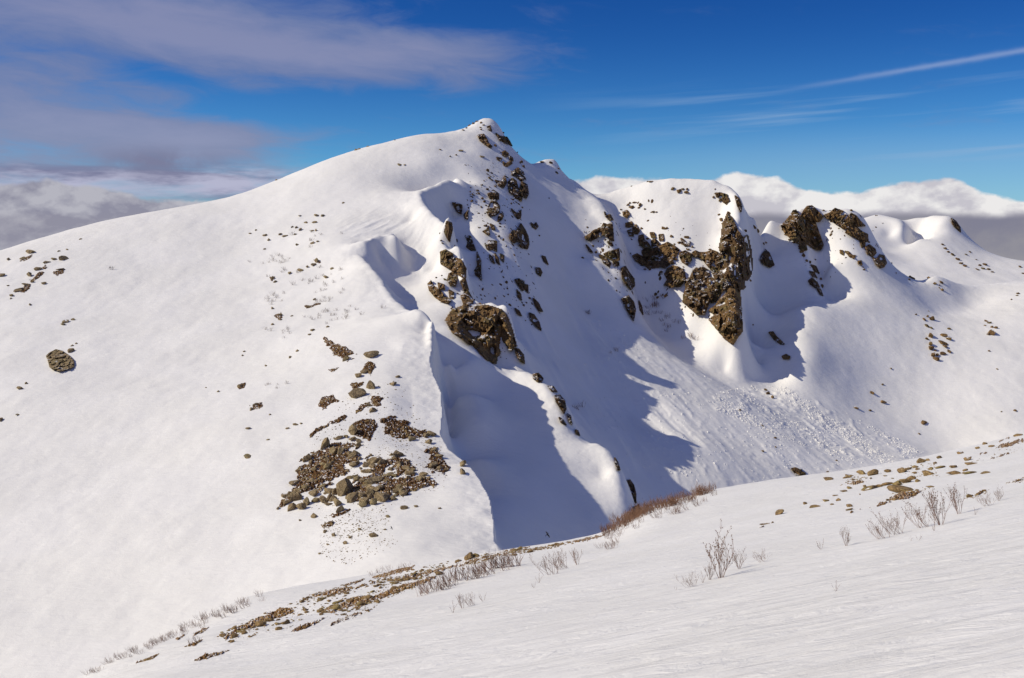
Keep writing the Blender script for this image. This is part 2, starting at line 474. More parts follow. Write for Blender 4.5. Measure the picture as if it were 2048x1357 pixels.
# the cornice crest towards the viewer
crest = [(870, 655, 256), (868, 690, 246), (860, 718, 238), (868, 750, 230), (884, 785, 221), (886, 830, 210), (882, 868, 202), (898, 900, 195), (930, 922, 187),
         (958, 955, 176), (980, 995, 165), (988, 1040, 156), (988, 1080, 149), (1000, 1105, 143), (1010, 1200, 126)]
M.line(crest, c=0.004, step=14)
M.drop(crest, -6, 1.0, 0.02, c=0.008, step=14); M.drop(crest, -14, 1.0, -0.06, c=0.008, step=14); M.drop(crest, -28, 1.0, -0.14, step=20); M.drop(crest, -55, 0.998, -0.22, c=0.008, step=30)
M.drop(crest[:-2], 9, 1.02, 7, c=0.008, step=12)
M.drop(crest[1:-2], 34, 1.09, 14, c=0.02, step=16)
# big cornice bowl higher up
cor = [(905, 367, 406), (880, 375, 400), (856, 381, 394), (842, 389, 388), (846, 402, 378), (858, 420, 368), (872, 434, 361), (890, 447, 355), (902, 462, 350)]
M.line(cor, c=0.004, step=9)
M.drop(cor[2:], -12, 1.0, 0.0, step=12); M.drop(cor[0:3], 0, 1.02, -0.12, step=12)
M.z((868, -1.5, 398), (880, -6, 388), (893, -8, 378), (908, -10, 370), c=0.008)
M.pt((872, 395, 408), (895, 395, 416), (925, 385, 422), (905, 425, 400), (935, 430, 398), (945, 465, 385), c=0.012)
ridge1 = [(902, 462, 350), (893, 480, 347), (900, 500, 343), (920, 512, 340), (930, 540, 333), (934, 580, 322), (938, 602, 316), (960, 617, 310), (1000, 618, 306), (1018, 640, 302), (1028, 680, 296), (1045, 712, 291)]
M.line(ridge1, c=0.005, step=14)
M.drop(ridge1[:6], -10, 0.995, 0.5, step=14)
M.drop(ridge1, 16, 1.03, 7, c=0.01, step=14)
M.pt((885, 520, 338), (875, 560, 322), (862, 575, 318), (890, 600, 304), (905, 560, 326), (920, 640, 296), (940, 670, 291), (970, 700, 287), (990, 722, 286), (980, 660, 297), (1010, 690, 292), c=0.012)
# summit buttress
M.pt((985, 300, 462), (960, 300, 452), (930, 290, 456), (1000, 330, 450), (975, 340, 436), (1020, 352, 445), (955, 330, 440), (930, 340, 428), (905, 352, 416),
     (950, 365, 418), (985, 380, 420), (960, 400, 410), (990, 420, 404), (1030, 392, 428), (1033, 338, 456), (1042, 363, 447), (1050, 384, 438), (960, 440, 396), (985, 450, 394), c=0.01)
M.pt((1072, 378, 450), (1056, 425, 420), (1085, 402, 443), (1100, 370, 466), (1020, 450, 398), (1050, 490, 388), (960, 500, 372), (1000, 500, 380), (990, 560, 355), (960, 560, 350), (1030, 560, 362),
     (1070, 560, 372), (1050, 620, 348), (1110, 440, 436), (1115, 470, 436), (1125, 500, 426), (1150, 560, 416), (1110, 600, 388), (1180, 520, 420), (1160, 610, 402), (1225, 590, 410), (1210, 650, 391), (1100, 650, 366),
     (1060, 680, 334), (1080, 720, 320), (1110, 740, 322), (1110, 700, 338), (1160, 750, 340), (1140, 790, 312), (1180, 840, 300), (1210, 800, 332), (1190, 870, 290), (1240, 890, 291), (1250, 850, 320),
     (1290, 960, 276), (1300, 1000, 282), (1290, 1040, 268), c=0.03)
# lit spur below the outcrop
spur = [(1000, 738, 284), (1030, 741, 280), (1060, 745, 276), (1085, 758, 272), (1112, 782, 266), (1138, 820, 260), (1155, 865, 252), (1175, 888, 248), (1200, 894, 246), (1222, 908, 242), (1238, 935, 238), (1252, 965, 234), (1264, 1000, 230), (1274, 1035, 227), (1285, 1070, 222)]
M.line(spur, c=0.006, step=16)
M.drop(spur[3:], 12, 1.035, 6, c=0.012, step=16)
# gully between crest and spur
M.pt((905, 700, 266), (940, 700, 270), (960, 740, 268), (925, 770, 252), (1000, 770, 270), (950, 820, 242), (1000, 850, 243), (1050, 820, 256), (1050, 900, 235), (1100, 870, 246), (1150, 940, 234), (1060, 780, 265),
     (1100, 960, 226), (1200, 1000, 226), (1200, 950, 236), (950, 900, 224), (1000, 950, 219), (1020, 1020, 205), (1050, 1000, 213), (1100, 1050, 208), (1200, 1060, 215), (1250, 1060, 220), (1040, 1090, 193), c=0.03)
# skyline east of the summit
sky1 = [(1010, 275, 482), (1022, 293, 480), (1040, 312, 482), (1058, 327, 487), (1068, 328, 490), (1078, 324, 494), (1088, 321, 496), (1105, 320, 498), (1113, 324, 498), (1118, 338, 498), (1126, 348, 498),
        (1145, 360, 503), (1160, 372, 507), (1180, 388, 511), (1206, 396, 517), (1230, 386, 516), (1255, 374, 510), (1300, 363, 503), (1340, 359, 500), (1400, 359, 497), (1430, 362, 495), (1445, 370, 494), (1460, 378, 494),
        (1475, 388, 486), (1484, 405, 480), (1490, 430, 476), (1498, 436, 492), (1510, 440, 500), (1540, 443, 510), (1560, 452, 515), (1585, 430, 520), (1600, 420, 522), (1625, 415, 525), (1650, 421, 528), (1690, 418, 528), (1715, 425, 527),
        (1730, 440, 525), (1745, 475, 520), (1765, 508, 518), (1790, 535, 516), (1820, 556, 515), (1846, 562, 518), (1868, 553, 520), (1890, 557, 522), (1920, 570, 530), (1950, 577, 540), (2000, 574, 550), (2060, 572, 555), (2250, 568, 560), (2700, 590, 560)]
M.line(sky1, c=0.006, step=18)
M.drop(sky1, 0, 1.06, 26, c=0.02, step=40); M.drop(sky1, 0, 1.35, 120, c=0.05, step=110)
# rib A: lit face, then the convex edge that falls to the fan
ribA = [(1180, 389, 503), (1200, 402, 482), (1212, 414, 468), (1222, 432, 456), (1234, 455, 447), (1240, 490, 439), (1248, 530, 431), (1262, 575, 422), (1275, 620, 413), (1295, 660, 403), (1325, 692, 394), (1380, 730, 383), (1450, 767, 372), (1540, 830, 358), (1650, 890, 348)]
M.line(ribA[:11], c=0.006, step=16); M.line(ribA[10:], c=0.02, step=40)
M.drop(ribA[2:9], 14, 1.02, 7, c=0.012, step=14); M.drop(ribA[9:13], 20, 1.02, 4, c=0.012, step=16)
M.pt((1110, 362, 478), (1122, 385, 464), (1130, 430, 446), (1165, 400, 472), (1170, 430, 455), (1172, 470, 438), (1200, 450, 447), (1210, 490, 435), (1185, 518, 432), (1215, 540, 424), c=0.03)
# debris fan
M.pt((1220, 700, 368), (1260, 690, 382), (1300, 750, 356), (1250, 760, 346), (1310, 830, 329), (1300, 900, 296), (1360, 960, 286), (1400, 900, 303), (1400, 830, 334), (1480, 880, 325), (1480, 960, 296), (1580, 940, 314), (1580, 880, 336), c=0.05)
# gully G3 and buttress B
M.pt((1235, 430, 494), (1250, 470, 482), (1265, 520, 468), (1290, 560, 456), (1320, 610, 440), (1350, 660, 426), (1400, 695, 414), (1450, 728, 402), (1510, 762, 400), (1585, 800, 386), c=0.015)
M.pt((1262, 400, 500), (1262, 440, 488), (1275, 480, 474), (1300, 420, 490), (1350, 400, 490), (1350, 450, 476), (1400, 410, 486), (1440, 420, 482), (1400, 470, 470), (1440, 470, 471), (1320, 480, 468),
     (1350, 510, 456), (1420, 505, 460), (1300, 530, 452), (1340, 565, 438), (1400, 560, 440), (1440, 550, 446), (1385, 620, 424), (1420, 600, 427), (1440, 640, 412), (1460, 600, 424), (1470, 680, 404), (1484, 650, 412), c=0.012)
edgeB = [(1490, 432, 476), (1494, 470, 468), (1500, 510, 460), (1500, 545, 456), (1488, 570, 444), (1483, 610, 428), (1485, 650, 412), (1476, 683, 404)]
M.line(edgeB, c=0.005, step=14); M.drop(edgeB, 12, 1.025, 8, c=0.012, step=14)
M.pt((1520, 480, 499), (1540, 540, 486), (1530, 620, 452), (1510, 690, 424), (1545, 720, 414), (1555, 765, 406), (1600, 610, 448), (1600, 540, 484), (1560, 490, 502), c=0.03)
ribC = [(1600, 420, 522), (1610, 470, 508), (1618, 500, 498), (1626, 540, 486), (1640, 580, 474), (1644, 592, 470)]
M.line(ribC, c=0.006, step=16); M.drop(ribC[1:], 12, 1.012, 4.5, c=0.012, step=14)
M.pt((1600, 660, 428), (1650, 700, 414), (1655, 620, 450), (1700, 600, 466), (1700, 520, 490), (1680, 470, 508), (1720, 470, 515), (1660, 540, 488), (1600, 730, 404), (1700, 700, 432), (1700, 790, 408), (1780, 800, 410),
     (1800, 700, 438), (1780, 620, 468), (1850, 620, 480), (1900, 700, 445), (1850, 780, 420), (1880, 850, 396), (1960, 850, 393), (2060, 850, 392), (2050, 750, 425), (1980, 650, 466), (2060, 640, 472),
     (2400, 700, 455), (2400, 900, 395), (1900, 905, 386), (1800, 890, 378), (1700, 860, 378), (1640, 800, 392), (1870, 640, 482), (1940, 610, 510), c=0.04)
# valley floor behind the near slope
M.z((1100, -58, 150), (1100, -66, 180), (1180, -74, 205), (1300, -84, 240), (1450, -88, 270), (1650, -88, 290), (1850, -84, 310), (2100, -84, 320), (2500, -84, 320), (1300, -78, 160), (1600, -86, 180), (2000, -86, 200), (2500, -80, 200),
    (1200, -66, 120), (1600, -76, 115), (2400, -76, 115), c=0.05)

# ================================================================== far ridge on the right
R = Terrain()
skyR = [(1400, 520, 960), (1600, 470, 1000), (1700, 446, 1010), (1735, 435, 1015), (1755, 430, 1018), (1770, 433, 1018), (1800, 441, 1015), (1830, 440, 1008), (1860, 435, 1000), (1888, 432, 995), (1905, 436, 992), (1916, 448, 990), (1925, 463, 985), (1950, 486, 978),
        (1975, 503, 970), (2000, 513, 962), (2030, 520, 955), (2060, 524, 950), (2300, 545, 930), (2700, 560, 900)]
R.line(skyR, c=0.004, step=14); R.drop(skyR, 0, 1.08, 40, c=0.03, step=60); R.drop(skyR, 0, 1.35, 160, c=0.05, step=150)
R.line([(1800, 441, 1000), (1815, 452, 990), (1819, 468, 975), (1810, 483, 955), (1795, 495, 940), (1778, 502, 925)], c=0.003, step=8)
R.drop([(1815, 452, 990), (1819, 468, 975), (1810, 483, 955), (1795, 495, 940)], 10, 1.006, 9, c=0.008, step=12)
R.pt((1740, 460, 960), (1740, 500, 900), (1780, 470, 965), (1780, 530, 880), (1820, 520, 905), (1840, 480, 950), (1870, 460, 970), (1905, 470, 962), (1880, 510, 915), (1930, 520, 915), (1900, 560, 860), (1960, 540, 895),
     (2000, 570, 850), (2060, 560, 880), (2300, 600, 850), (1600, 560, 880), (2100, 600, 820), (1850, 580, 830), c=0.02)
R.z((1500, -90, 760), (1700, -90, 740), (1900, -90, 740), (2100, -95, 740), (2500, -100, 740), c=0.05)

# ================================================================== near slope
N = Terrain()
crestN = [(-1150, 1800, 11), (-700, 1660, 14), (-300, 1560, 18), (0, 1420, 22), (150, 1357, 25.5), (300, 1287, 34), (420, 1232, 44), (520, 1190, 52), (600, 1172, 57), (700, 1158, 61), (830, 1130, 61), (1000, 1101, 59), (1100, 1088, 57), (1210, 1066, 55), (1300, 1014, 54),
          (1430, 978, 53), (1560, 957, 54), (1650, 946, 56), (1760, 930, 59), (1860, 911, 61), (1950, 890, 63), (2048, 868, 65), (2300, 815, 70), (2700, 730, 78), (3150, 628, 88)]
N.line(crestN, c=0.015, step=16)
N.drop(crestN, 0, 1.10, 1.6, c=0.03, step=70); N.drop(crestN, 0, 1.5, 19, c=0.05, step=110); N.drop(crestN, 0, 2.2, 62, c=0.06, step=160)
for px in range(-1000, 3300, 300):
    u = (px - CX) / F
    for y in (4, 7, 10, 14, 20, 28, 38, 46):
        cy = np.interp(px, [p[0] for p in crestN], [p[2] for p in crestN])
        if y > cy * 0.8: continue
        N.z((px, -1.8 + 0.21 * u * y - 0.29 * y, y), c=0.05)


U0, U1 = -0.62, 0.62
def build_terrain(q=1.0):
    M.grid(U0, U1, int(1060 * q), 110, 720, int(1250 * q))
    R.grid(-0.02, 0.75, int(420 * q), 740, 1350, int(420 * q))
    N.grid(-1.0, 1.0, int(1250 * q), 5, 100, int(800 * q))


def inpoly(px, py, poly):
    """signed distance in pixels to a polygon, positive inside (arrays)"""
    P = np.array(poly, float); inside = np.zeros(px.shape, bool); D = np.full(px.shape, 1e9)
    for (x0, y0), (x1, y1) in zip(P, np.roll(P, -1, 0)):
        dx, dy = x1 - x0, y1 - y0
        q = np.clip(((px - x0) * dx + (py - y0) * dy) / (dx * dx + dy * dy + 1e-9), 0, 1)
        D = np.minimum(D, np.hypot(px - x0 - q * dx, py - y0 - q * dy))
        if y0 != y1:
            cr = ((y0 > py) != (y1 > py)) & (px < (x1 - x0) * (py - y0) / (y1 - y0) + x0)
            inside ^= cr
    return np.where(inside, D, -D)


FAN = [(1190, 600), (1300, 670), (1450, 760), (1600, 790), (1760, 880), (1850, 925), (1700, 960), (1400, 1010), (1250, 920), (1180, 820), (1150, 700)]
DEBRIS = [(1420, 790), (1500, 770), (1580, 775), (1700, 830), (1850, 905), (1800, 930), (1700, 925), (1600, 890), (1500, 850), (1430, 820)]
RAMP = [(660, 430), (800, 400), (860, 410), (890, 460), (860, 560), (800, 560), (790, 480), (700, 500)]


CC = [((p[0] - CX) / F, math.log(p[2])) for p in crest]
RC = [((p[0] - CX) / F, math.log(p[2])) for p in ridge1]


def fx_main(T, E, uu, ww):
    Y = np.exp(ww); Xw = uu * Y
    px = uu * F + CX; py = HOR - E * F
    # the wind-cut lip runs straight on from the slope that leads up to it
    cw = np.array([c[1] for c in CC])[::-1]; cu = np.array([c[0] for c in CC])[::-1]
    ce = np.array([(HOR - p[1]) / F for p in crest])[::-1]
    du_ = T.u[1] - T.u[0]
    for j in range(E.shape[1]):
        w = T.w[j]
        if w < cw[0] or w > cw[-1]: continue
        uc = np.interp(w, cw, cu); ec = np.interp(w, cw, ce)
        fade = min(1.0, (cw[-1] - w) / 0.05, (w - cw[0]) / 0.05)
        i0 = int((uc - 0.030 - T.u[0]) / du_); i1 = int((uc - T.u[0]) / du_); i2 = i1 + 8
        t = np.linspace(0, 1, i1 - i0 + 1)
        t = t * t * (3 - 2 * t) * 0.5 + t * 0.5
        new = E[i0, j] * (1 - t) + ec * t
        E[i0:i1 + 1, j] = E[i0:i1 + 1, j] * (1 - fade) + new * fade
        E[i1 + 1:i2, j] = np.minimum(E[i1 + 1:i2, j], ec)
    d = np.zeros(E.shape)
    open_ = smooth(T.D, 0.006, 0.05)
    d += open_ * (fbm(Xw / 46, Y / 60, 3, 3) * 0.9 + fbm(Xw / 14, Y / 20, 3, 9) * 0.28)
    # scalloped lips and small crusts everywhere
    d += fbm(Xw / 4.5, Y / 5.5, 3, 21) * 0.13 + (1 - open_) * fbm(Xw / 3, Y / 3, 3, 29) * 0.22
    fan = smooth(inpoly(px, py, FAN), -25, 30)
    d += fan * (np.maximum(fbm(Xw / 1.5, Y / 1.8, 2, 41) - 0.2, 0) * 0.30 + fbm((Xw + Y * 0.35) / 2.5, (Y - Xw * 0.35) / 14, 2, 45) * 0.13)
    deb = smooth(inpoly(px, py, DEBRIS), -8, 18)
    d += deb * (np.maximum(fbm(Xw / 2.6, Y / 3.0, 3, 51) - 0.05, 0) * 0.7 + 0.35)
    rp = smooth(inpoly(px, py, RAMP), -10, 30)
    a = Xw * 0.5 + Y * 0.86
    d += rp * ridged((Xw * 0.86 - Y * 0.5) / 4.0, a / 16, 3, 61) * 0.32
    # broken teeth along the rocky crest
    Dr = np.full(E.shape, 9.0)
    for (a0, b0), (a1, b1) in zip(RC[:-1], RC[1:]):
        du, dw = a1 - a0, b1 - b0
        q = np.clip(((uu - a0) * du + (ww - b0) * dw) / (du * du + dw * dw), 0, 1)
        Dr = np.minimum(Dr, np.hypot(uu - a0 - q * du, ww - b0 - q * dw))
    d += np.exp(-(Dr / 0.006) ** 2) * (np.abs(vnoise(Y / 3.7, Xw / 9, 77)) * 2) ** 1.4 * (3.4 + 2.6 * smooth(Y, 312, 324))
    # soft runnels down the steep faces
    st = smooth(inpoly(px, py, [(960, 450), (1100, 430), (1200, 620), (1500, 900), (1250, 1000), (1000, 740)]), -10, 60)
    d += st * fbm((Xw + Y * 0.35) / 9, (Y - Xw * 0.35) / 60, 3, 71) * 1.0 + st * fbm((Xw + Y * 0.35) / 2.6, (Y - Xw * 0.35) / 20, 3, 75) * 0.22
    return E + d / Y


M.fx = fx_main


def fx_near(T, E, uu, ww):
    Y = np.exp(ww); Xw = uu * Y
    a = Xw * 0.94 + Y * 0.34; c = -Xw * 0.34 + Y * 0.94
    d = fbm(a / 9, c / 5, 3, 5) * 0.10 + fbm(a / 2.2, c / 0.9, 3, 15) * 0.025
    d += ridged(a / 3.5, c / 0.8, 2, 25) * 0.010 * smooth(fbm(a / 6, c / 4, 2, 33), -0.1, 0.4)
    E = E + d / Y
    px = T.u * F + CX
    cy = np.interp(px, [p[0] for p in crestN], [p[2] for p in crestN]); ce = np.interp(px, [p[0] for p in crestN], [(HOR - p[1]) / F for p in crestN])
    rise = ce - E.max(axis=1)
    rise = np.convolve(np.pad(rise, 12, mode='edge'), np.ones(25) / 25, 'valid')
    return E + rise[:, None] * smooth(Y / cy[:, None], 0.45, 0.92)


N.fx = fx_near


def fx_far(T, E, uu, ww):
    Y = np.exp(ww); Xw = uu * Y
    return E + (fbm(Xw / 40, Y / 50, 4, 83) * 1.6 * smooth(T.D, 0.004, 0.03)) / Y


R.fx = fx_far
build_terrain(1.0)
for T, n in ((M, 'mountain'), (R, 'distant_ridge'), (N, 'snow_slope')):
    T.finish()
    o = T.mesh(n, SNOW_NEAR if T is N else SNOW_FAR)
    o['kind'] = 'structure'

# the same slope carried on round the viewer's feet and behind
gx, gy = np.meshgrid(np.linspace(-90, 110, 201), np.linspace(-70, 75, 146), indexing='ij')
gz = -1.8 + 0.21 * gx - 0.29 * gy
yy = np.clip(gy, 5.03, 95); ux = np.clip(gx / yy, -0.995, 0.995); qx = ux * yy
dlt = np.array([N.zat(a_, b_) for a_, b_ in zip(qx.ravel(), yy.ravel())]).reshape(qx.shape) - (-1.8 + 0.21 * qx - 0.29 * yy)
away = np.exp(-np.hypot(gx - qx, gy - yy) / 5.0)
gp = np.clip(gx / np.maximum(gy, 0.5) * F + CX, -700, 2700)
cy = np.interp(gp, [p[0] for p in crestN], [p[2] for p in crestN])
gz += dlt * away + (1 - away) * (fbm(gx / 9, gy / 5, 3, 5) * 0.12 - np.clip(gy - cy * 0.9, 0, 99) * 0.45) - 0.03
gz -= 2.6 * smooth(gy, 6, 8) * (1 - smooth(np.abs(gx) / np.maximum(gy, 0.5), 0.70, 0.80))
ii, jj = np.meshgrid(np.arange(200), np.arange(145), indexing='ij'); a0 = (ii * 146 + jj).ravel()
o = mesh_np('snow_ground', np.stack([gx, gy, gz], -1).reshape(-1, 3), np.stack([a0, a0 + 146, a0 + 147, a0 + 1], 1), SNOW_NEAR)
o['kind'] = 'structure'
# ------------------------------------------------------------------ rock materials
def rock_mat(name, dark, mid, light, snow, lichen=(0.16, 0.14, 0.05), sc=1.0, ck=0.5):
    m, nb, p = mat(name)
    g = nb.new('ShaderNodeNewGeometry'); pos = g.outputs['Position']; nor = g.outputs['Normal']
    oi = nb.new('ShaderNodeObjectInfo')
    n1 = nb.noise(pos, 0.55 * sc, 6, 0.62, 0.6); n2 = nb.noise(pos, 2.6 * sc, 5, 0.65, 0.3); n3 = nb.noise(pos, 0.22 * sc, 3, 0.5)
    c = nb.mix(nb.ss(n1, 0.36, 0.62), dark, mid)
    c = nb.mix(nb.ss(n2, 0.50, 0.68), c, light)
    c = nb.mix(nb.m('MULTIPLY', nb.ss(n3, 0.50, 0.66), 0.55), c, lichen)
    # fractures
    v = nb.new('ShaderNodeTexVoronoi', feature='DISTANCE_TO_EDGE'); v.inputs['Scale'].default_value = 0.8 * sc
    wp = nb.new('ShaderNodeMix', data_type='VECTOR'); wp.inputs[0].default_value = 0.25
    nn = nb.new('ShaderNodeTexNoise'); nn.inputs['Scale'].default_value = 0.9 * sc; nn.inputs['Detail'].default_value = 4
    nb.l.new(pos, nn.inputs['Vector'])
    sv = nb.new('ShaderNodeVectorMath', operation='SCALE'); nb.l.new(nn.outputs['Color'], sv.inputs[0]); sv.inputs[3].default_value = 1.6 / sc
    mpv = nb.new('ShaderNodeMapping'); mpv.inputs['Rotation'].default_value = (0.25, 0.45, 0.3); mpv.inputs['Scale'].default_value = (1.3, 1.3, 0.5); nb.l.new(pos, mpv.inputs['Vector'])
    av = nb.vm('ADD', mpv.outputs[0], sv.outputs[0]); nb.l.new(av, v.inputs['Vector'])
    crack = nb.ss(v.outputs['Distance'], 0.0, 0.05)
    c = nb.mix(nb.m('MULTIPLY_ADD', crack, ck, 1 - ck), (0.018, 0.013, 0.009), c)
    c = nb.mix(nb.m('MULTIPLY', oi.outputs['Random'], 0.35), c, mid)
    if snow > 0:
        sp = nb.new('ShaderNodeSeparateXYZ'); nb.l.new(nor, sp.inputs[0])
        sn = nb.noise(pos, 0.30 * sc, 5, 0.55, 0.2)
        f = nb.m('MULTIPLY_ADD', sp.outputs[2], 0.55, nb.m('MULTIPLY', sn, 1.0))
        f = nb.ss(f, 1.20 - snow * 0.35, 1.23 - snow * 0.35)
        c = nb.mix(f, c, (0.82, 0.80, 0.79))
    nb.l.new(c, p.inputs['Base Color'])
    p.inputs['Roughness'].default_value = 0.88; p.inputs['Specular IOR Level'].default_value = 0.25
    h = nb.m('ADD', nb.m('MULTIPLY', n2, 0.6), nb.m('MULTIPLY_ADD', crack, 0.35, n1))
    bump(nb, p, h, 0.9, 0.55 / sc)
    return m


ROCK = rock_mat('brown cliff rock', (0.050, 0.028, 0.013), (0.155, 0.090, 0.038), (0.27, 0.17, 0.08), 0.42)
ROCK_OCHRE = rock_mat('ochre cliff rock', (0.070, 0.038, 0.015), (0.24, 0.14, 0.055), (0.38, 0.24, 0.10), 0.30)
BOULD = rock_mat('lichened boulder', (0.15, 0.102, 0.052), (0.34, 0.25, 0.135), (0.50, 0.40, 0.24), 0.15, (0.30, 0.245, 0.11), 1.6, 0.25)
STONE = rock_mat('ochre stone', (0.13, 0.078, 0.035), (0.34, 0.22, 0.095), (0.50, 0.37, 0.19), 0.15, (0.32, 0.28, 0.09), 9.0, 0.3)


def heath_mat(name, sc, a, b_, c_, snow):
    m, nb, p = mat(name)
    g = nb.new('ShaderNodeNewGeometry'); pos = g.outputs['Position']
    n = nb.noise(pos, 1.6 * sc, 6, 0.7, 0.5); n2 = nb.noise(pos, 0.5 * sc, 4, 0.6)
    c = nb.mix(nb.ss(n, 0.40, 0.62), a, b_)
    c = nb.mix(nb.ss(n2, 0.5, 0.65), c, c_)
    if snow:
        n3 = nb.noise(pos, 1.1 * sc, 5, 0.7, 0.4)
        c = nb.mix(nb.ss(n3, 0.60 - snow * 0.1, 0.62 - snow * 0.1), c, (0.82, 0.80, 0.79))
    nb.l.new(c, p.inputs['Base Color']); p.inputs['Roughness'].default_value = 0.95
    p.inputs['Specular IOR Level'].default_value = 0.1
    bump(nb, p, n, 1.0, 0.35 / sc)
    return m


HEATH = heath_mat('frosted heath', 1.6, (0.055, 0.028, 0.012), (0.18, 0.092, 0.036), (0.26, 0.18, 0.085), 0.2)
TURF = heath_mat('dead grass turf', 9.0, (0.11, 0.055, 0.02), (0.32, 0.175, 0.065), (0.38, 0.26, 0.11), 0.3)

rnd = random.Random(11)


def tag(o, label=None, cat=None, group=None, kind=None):
    if label: o['label'] = label
    if cat: o['category'] = cat
    if group: o['group'] = group
    if kind: o['kind'] = kind
    return o


_cells = {}


def hashv(ix, iy, iz, k):
    h = (ix * 73856093) ^ (iy * 19349663) ^ (iz * 83492791) ^ (k * 2654435761)
    h = (h ^ (h >> 13)) * 1274126177
    return ((h ^ (h >> 16)) & 0xffff) / 65535.0


def facets(x, y, z, s, seed=0):
    """blocky broken-rock relief: each cell is a tilted facet"""
    P = np.stack([x, y, z], -1) / s
    I = np.floor(P).astype(np.int64)
    best = np.full(x.shape, 1e9); val = np.zeros(x.shape)
    for dx in (-1, 0, 1):
        for dy in (-1, 0, 1):
            for dz in (-1, 0, 1):
                cx, cy, cz = I[..., 0] + dx, I[..., 1] + dy, I[..., 2] + dz
                q = np.stack([cx + hashv(cx, cy, cz, 1 + seed), cy + hashv(cx, cy, cz, 2 + seed), cz + hashv(cx, cy, cz, 3 + seed)], -1)
                d = ((P - q) ** 2).sum(-1)
                t = (P - q)
                v = hashv(cx, cy, cz, 4) * 1.0 + t[..., 0] * (hashv(cx, cy, cz, 5) - 0.5) * 1.6 + t[..., 2] * (hashv(cx, cy, cz, 6) - 0.5) * 1.6
                w = d < best
                best = np.where(w, d, best); val = np.where(w, v, val)
    return val


def outcrop(label, poly, h, T=None, m=None, group=None, cat='rock outcrop', name='rock_outcrop', holes=(), rough=1.0, wob=1.0, kind=None):
    """solid rock that grows out of the terrain inside an outline; its back is buried in the slope"""
    T = T or M; m = m or ROCK
    xs = [p[0] for p in poly]; ys = [p[1] for p in poly]
    size = max(max(xs) - min(xs), max(ys) - min(ys))
    step = max(0.8, min(2.0, size / 70))
    gx = np.arange(min(xs) - 5 * step, max(xs) + 5.5 * step, step); gy = np.arange(min(ys) - 5 * step, max(ys) + 5.5 * step, step)
    PX, PY = np.meshgrid(gx, gy, indexing='ij')
    d = inpoly(PX, PY, poly)
    base = np.full(PX.shape, np.nan)
    for i in range(PX.shape[0]):
        for j in range(PX.shape[1]):
            if d[i, j] > -3.5 * step:
                v = T.hit(PX[i, j], PY[i, j])
                if v: base[i, j] = v
    med = np.nanpercentile(base[(d > 0) & ~np.isnan(base)], 50 if size > 46 else 35) if ((d > 0) & ~np.isnan(base)).any() else np.nanmedian(base)
    far_ = 1.065 if size > 46 else 1.035
    base = np.where((base > med * far_) | (base < med * 0.92), np.nan, base)
    for _ in range(60):                                        # carry the slope on past a skyline
        if not np.isnan(base).any(): break
        b2 = base.copy()
        for sx, sy in ((1, 0), (-1, 0), (0, 1), (0, -1)):
            r = np.roll(base, (sx, sy), (0, 1)); b2 = np.where(np.isnan(b2), r, b2)
        base = b2
    base = np.where(np.isnan(base), med, base)
    sm = blur(base, 3.0, 3.0)
    mpp = med / F
    seed = abs(hash((xs[0], ys[0]))) % 97
    X0 = (PX - CX) / F * sm; Z0 = (HOR - PY) / F * sm
    w1 = fbm(X0 / 2.2 + seed, Z0 / 2.2 + sm / 3, 3, 7) * 2.0 + fbm(X0 / 0.9 + seed, Z0 / 0.9, 2, 8) * 0.8
    dm = (d + 1.8 + min(2.0, size / 40)) * mpp + 0.25 + w1 * 0.45 * wob * min(1.0, size * mpp / 8)
    for hx, hy, rx, ry in holes:
        q = np.hypot((PX - hx) / rx, (PY - hy) / ry) 
        dm = np.minimum(dm, (q - 0.8 + w1 * 0.28) * min(rx, ry) * mpp)
    hh = h
    prof = hh * np.sqrt(np.clip(1 - (1 - np.clip(dm / (1.1 * hh), 0, 1)) ** 2, 0, 1))
    gw = X0 + fbm(X0 / 3, Z0 / 3, 2, 3) * 1.2
    fr = facets(gw, sm * 0.6, Z0 * 0.55, max(1.3, hh * 0.75), seed) * hh * 0.85 + facets(gw, sm * 0.6, Z0 * 0.7, max(0.6, hh * 0.30), seed + 3) * hh * 0.38
    fr = (fr - hh * 0.55) * rough + fbm(X0 / 0.8, Z0 / 0.8, 3, 5) * 0.16 * hh * rough
    off = np.where(dm > 0, prof + fr * smooth(dm, 0, 0.5 * hh) + 0.05, dm * 0.9 - 0.25)
    front = base * smooth(-d, -1, 3) + np.minimum(sm, base + 0.6 * hh) * (1 - smooth(-d, -1, 3)) - off
    keep = d > -2.2 * step
    back = np.maximum(front + 0.6, base + 0.8 + np.clip(dm, 0, hh) * 0.6)
    idx = -np.ones(PX.shape, int); idx[keep] = np.arange(keep.sum())
    n = keep.sum()
    def pts(Y): return np.stack([(PX - CX) / F * Y, Y, (HOR - PY) / F * Y], -1)[keep]
    co = np.concatenate([pts(front), pts(back)])
    q = keep[:-1, :-1] & keep[1:, :-1] & keep[1:, 1:] & keep[:-1, 1:]
    a, b2, c2, d2 = idx[:-1, :-1][q], idx[1:, :-1][q], idx[1:, 1:][q], idx[:-1, 1:][q]
    f1 = np.stack([a, d2, c2, b2], 1)
    f2 = f1[:, ::-1] + n
    edges = {}
    for f in f1:
        for k in range(4):
            e = (f[k], f[(k + 1) % 4])
            if (e[1], e[0]) in edges: del edges[(e[1], e[0])]
            else: edges[e] = 1
    f3 = np.array([[e[1], e[0], e[0] + n, e[1] + n] for e in edges])
    fc = np.concatenate([f1, f2, f3])
    c0 = co[:n].mean(0)
    o = mesh_np(name, co - c0, fc, m, smooth_=False)
    o.location = c0
    return tag(o, label, cat, group, kind)


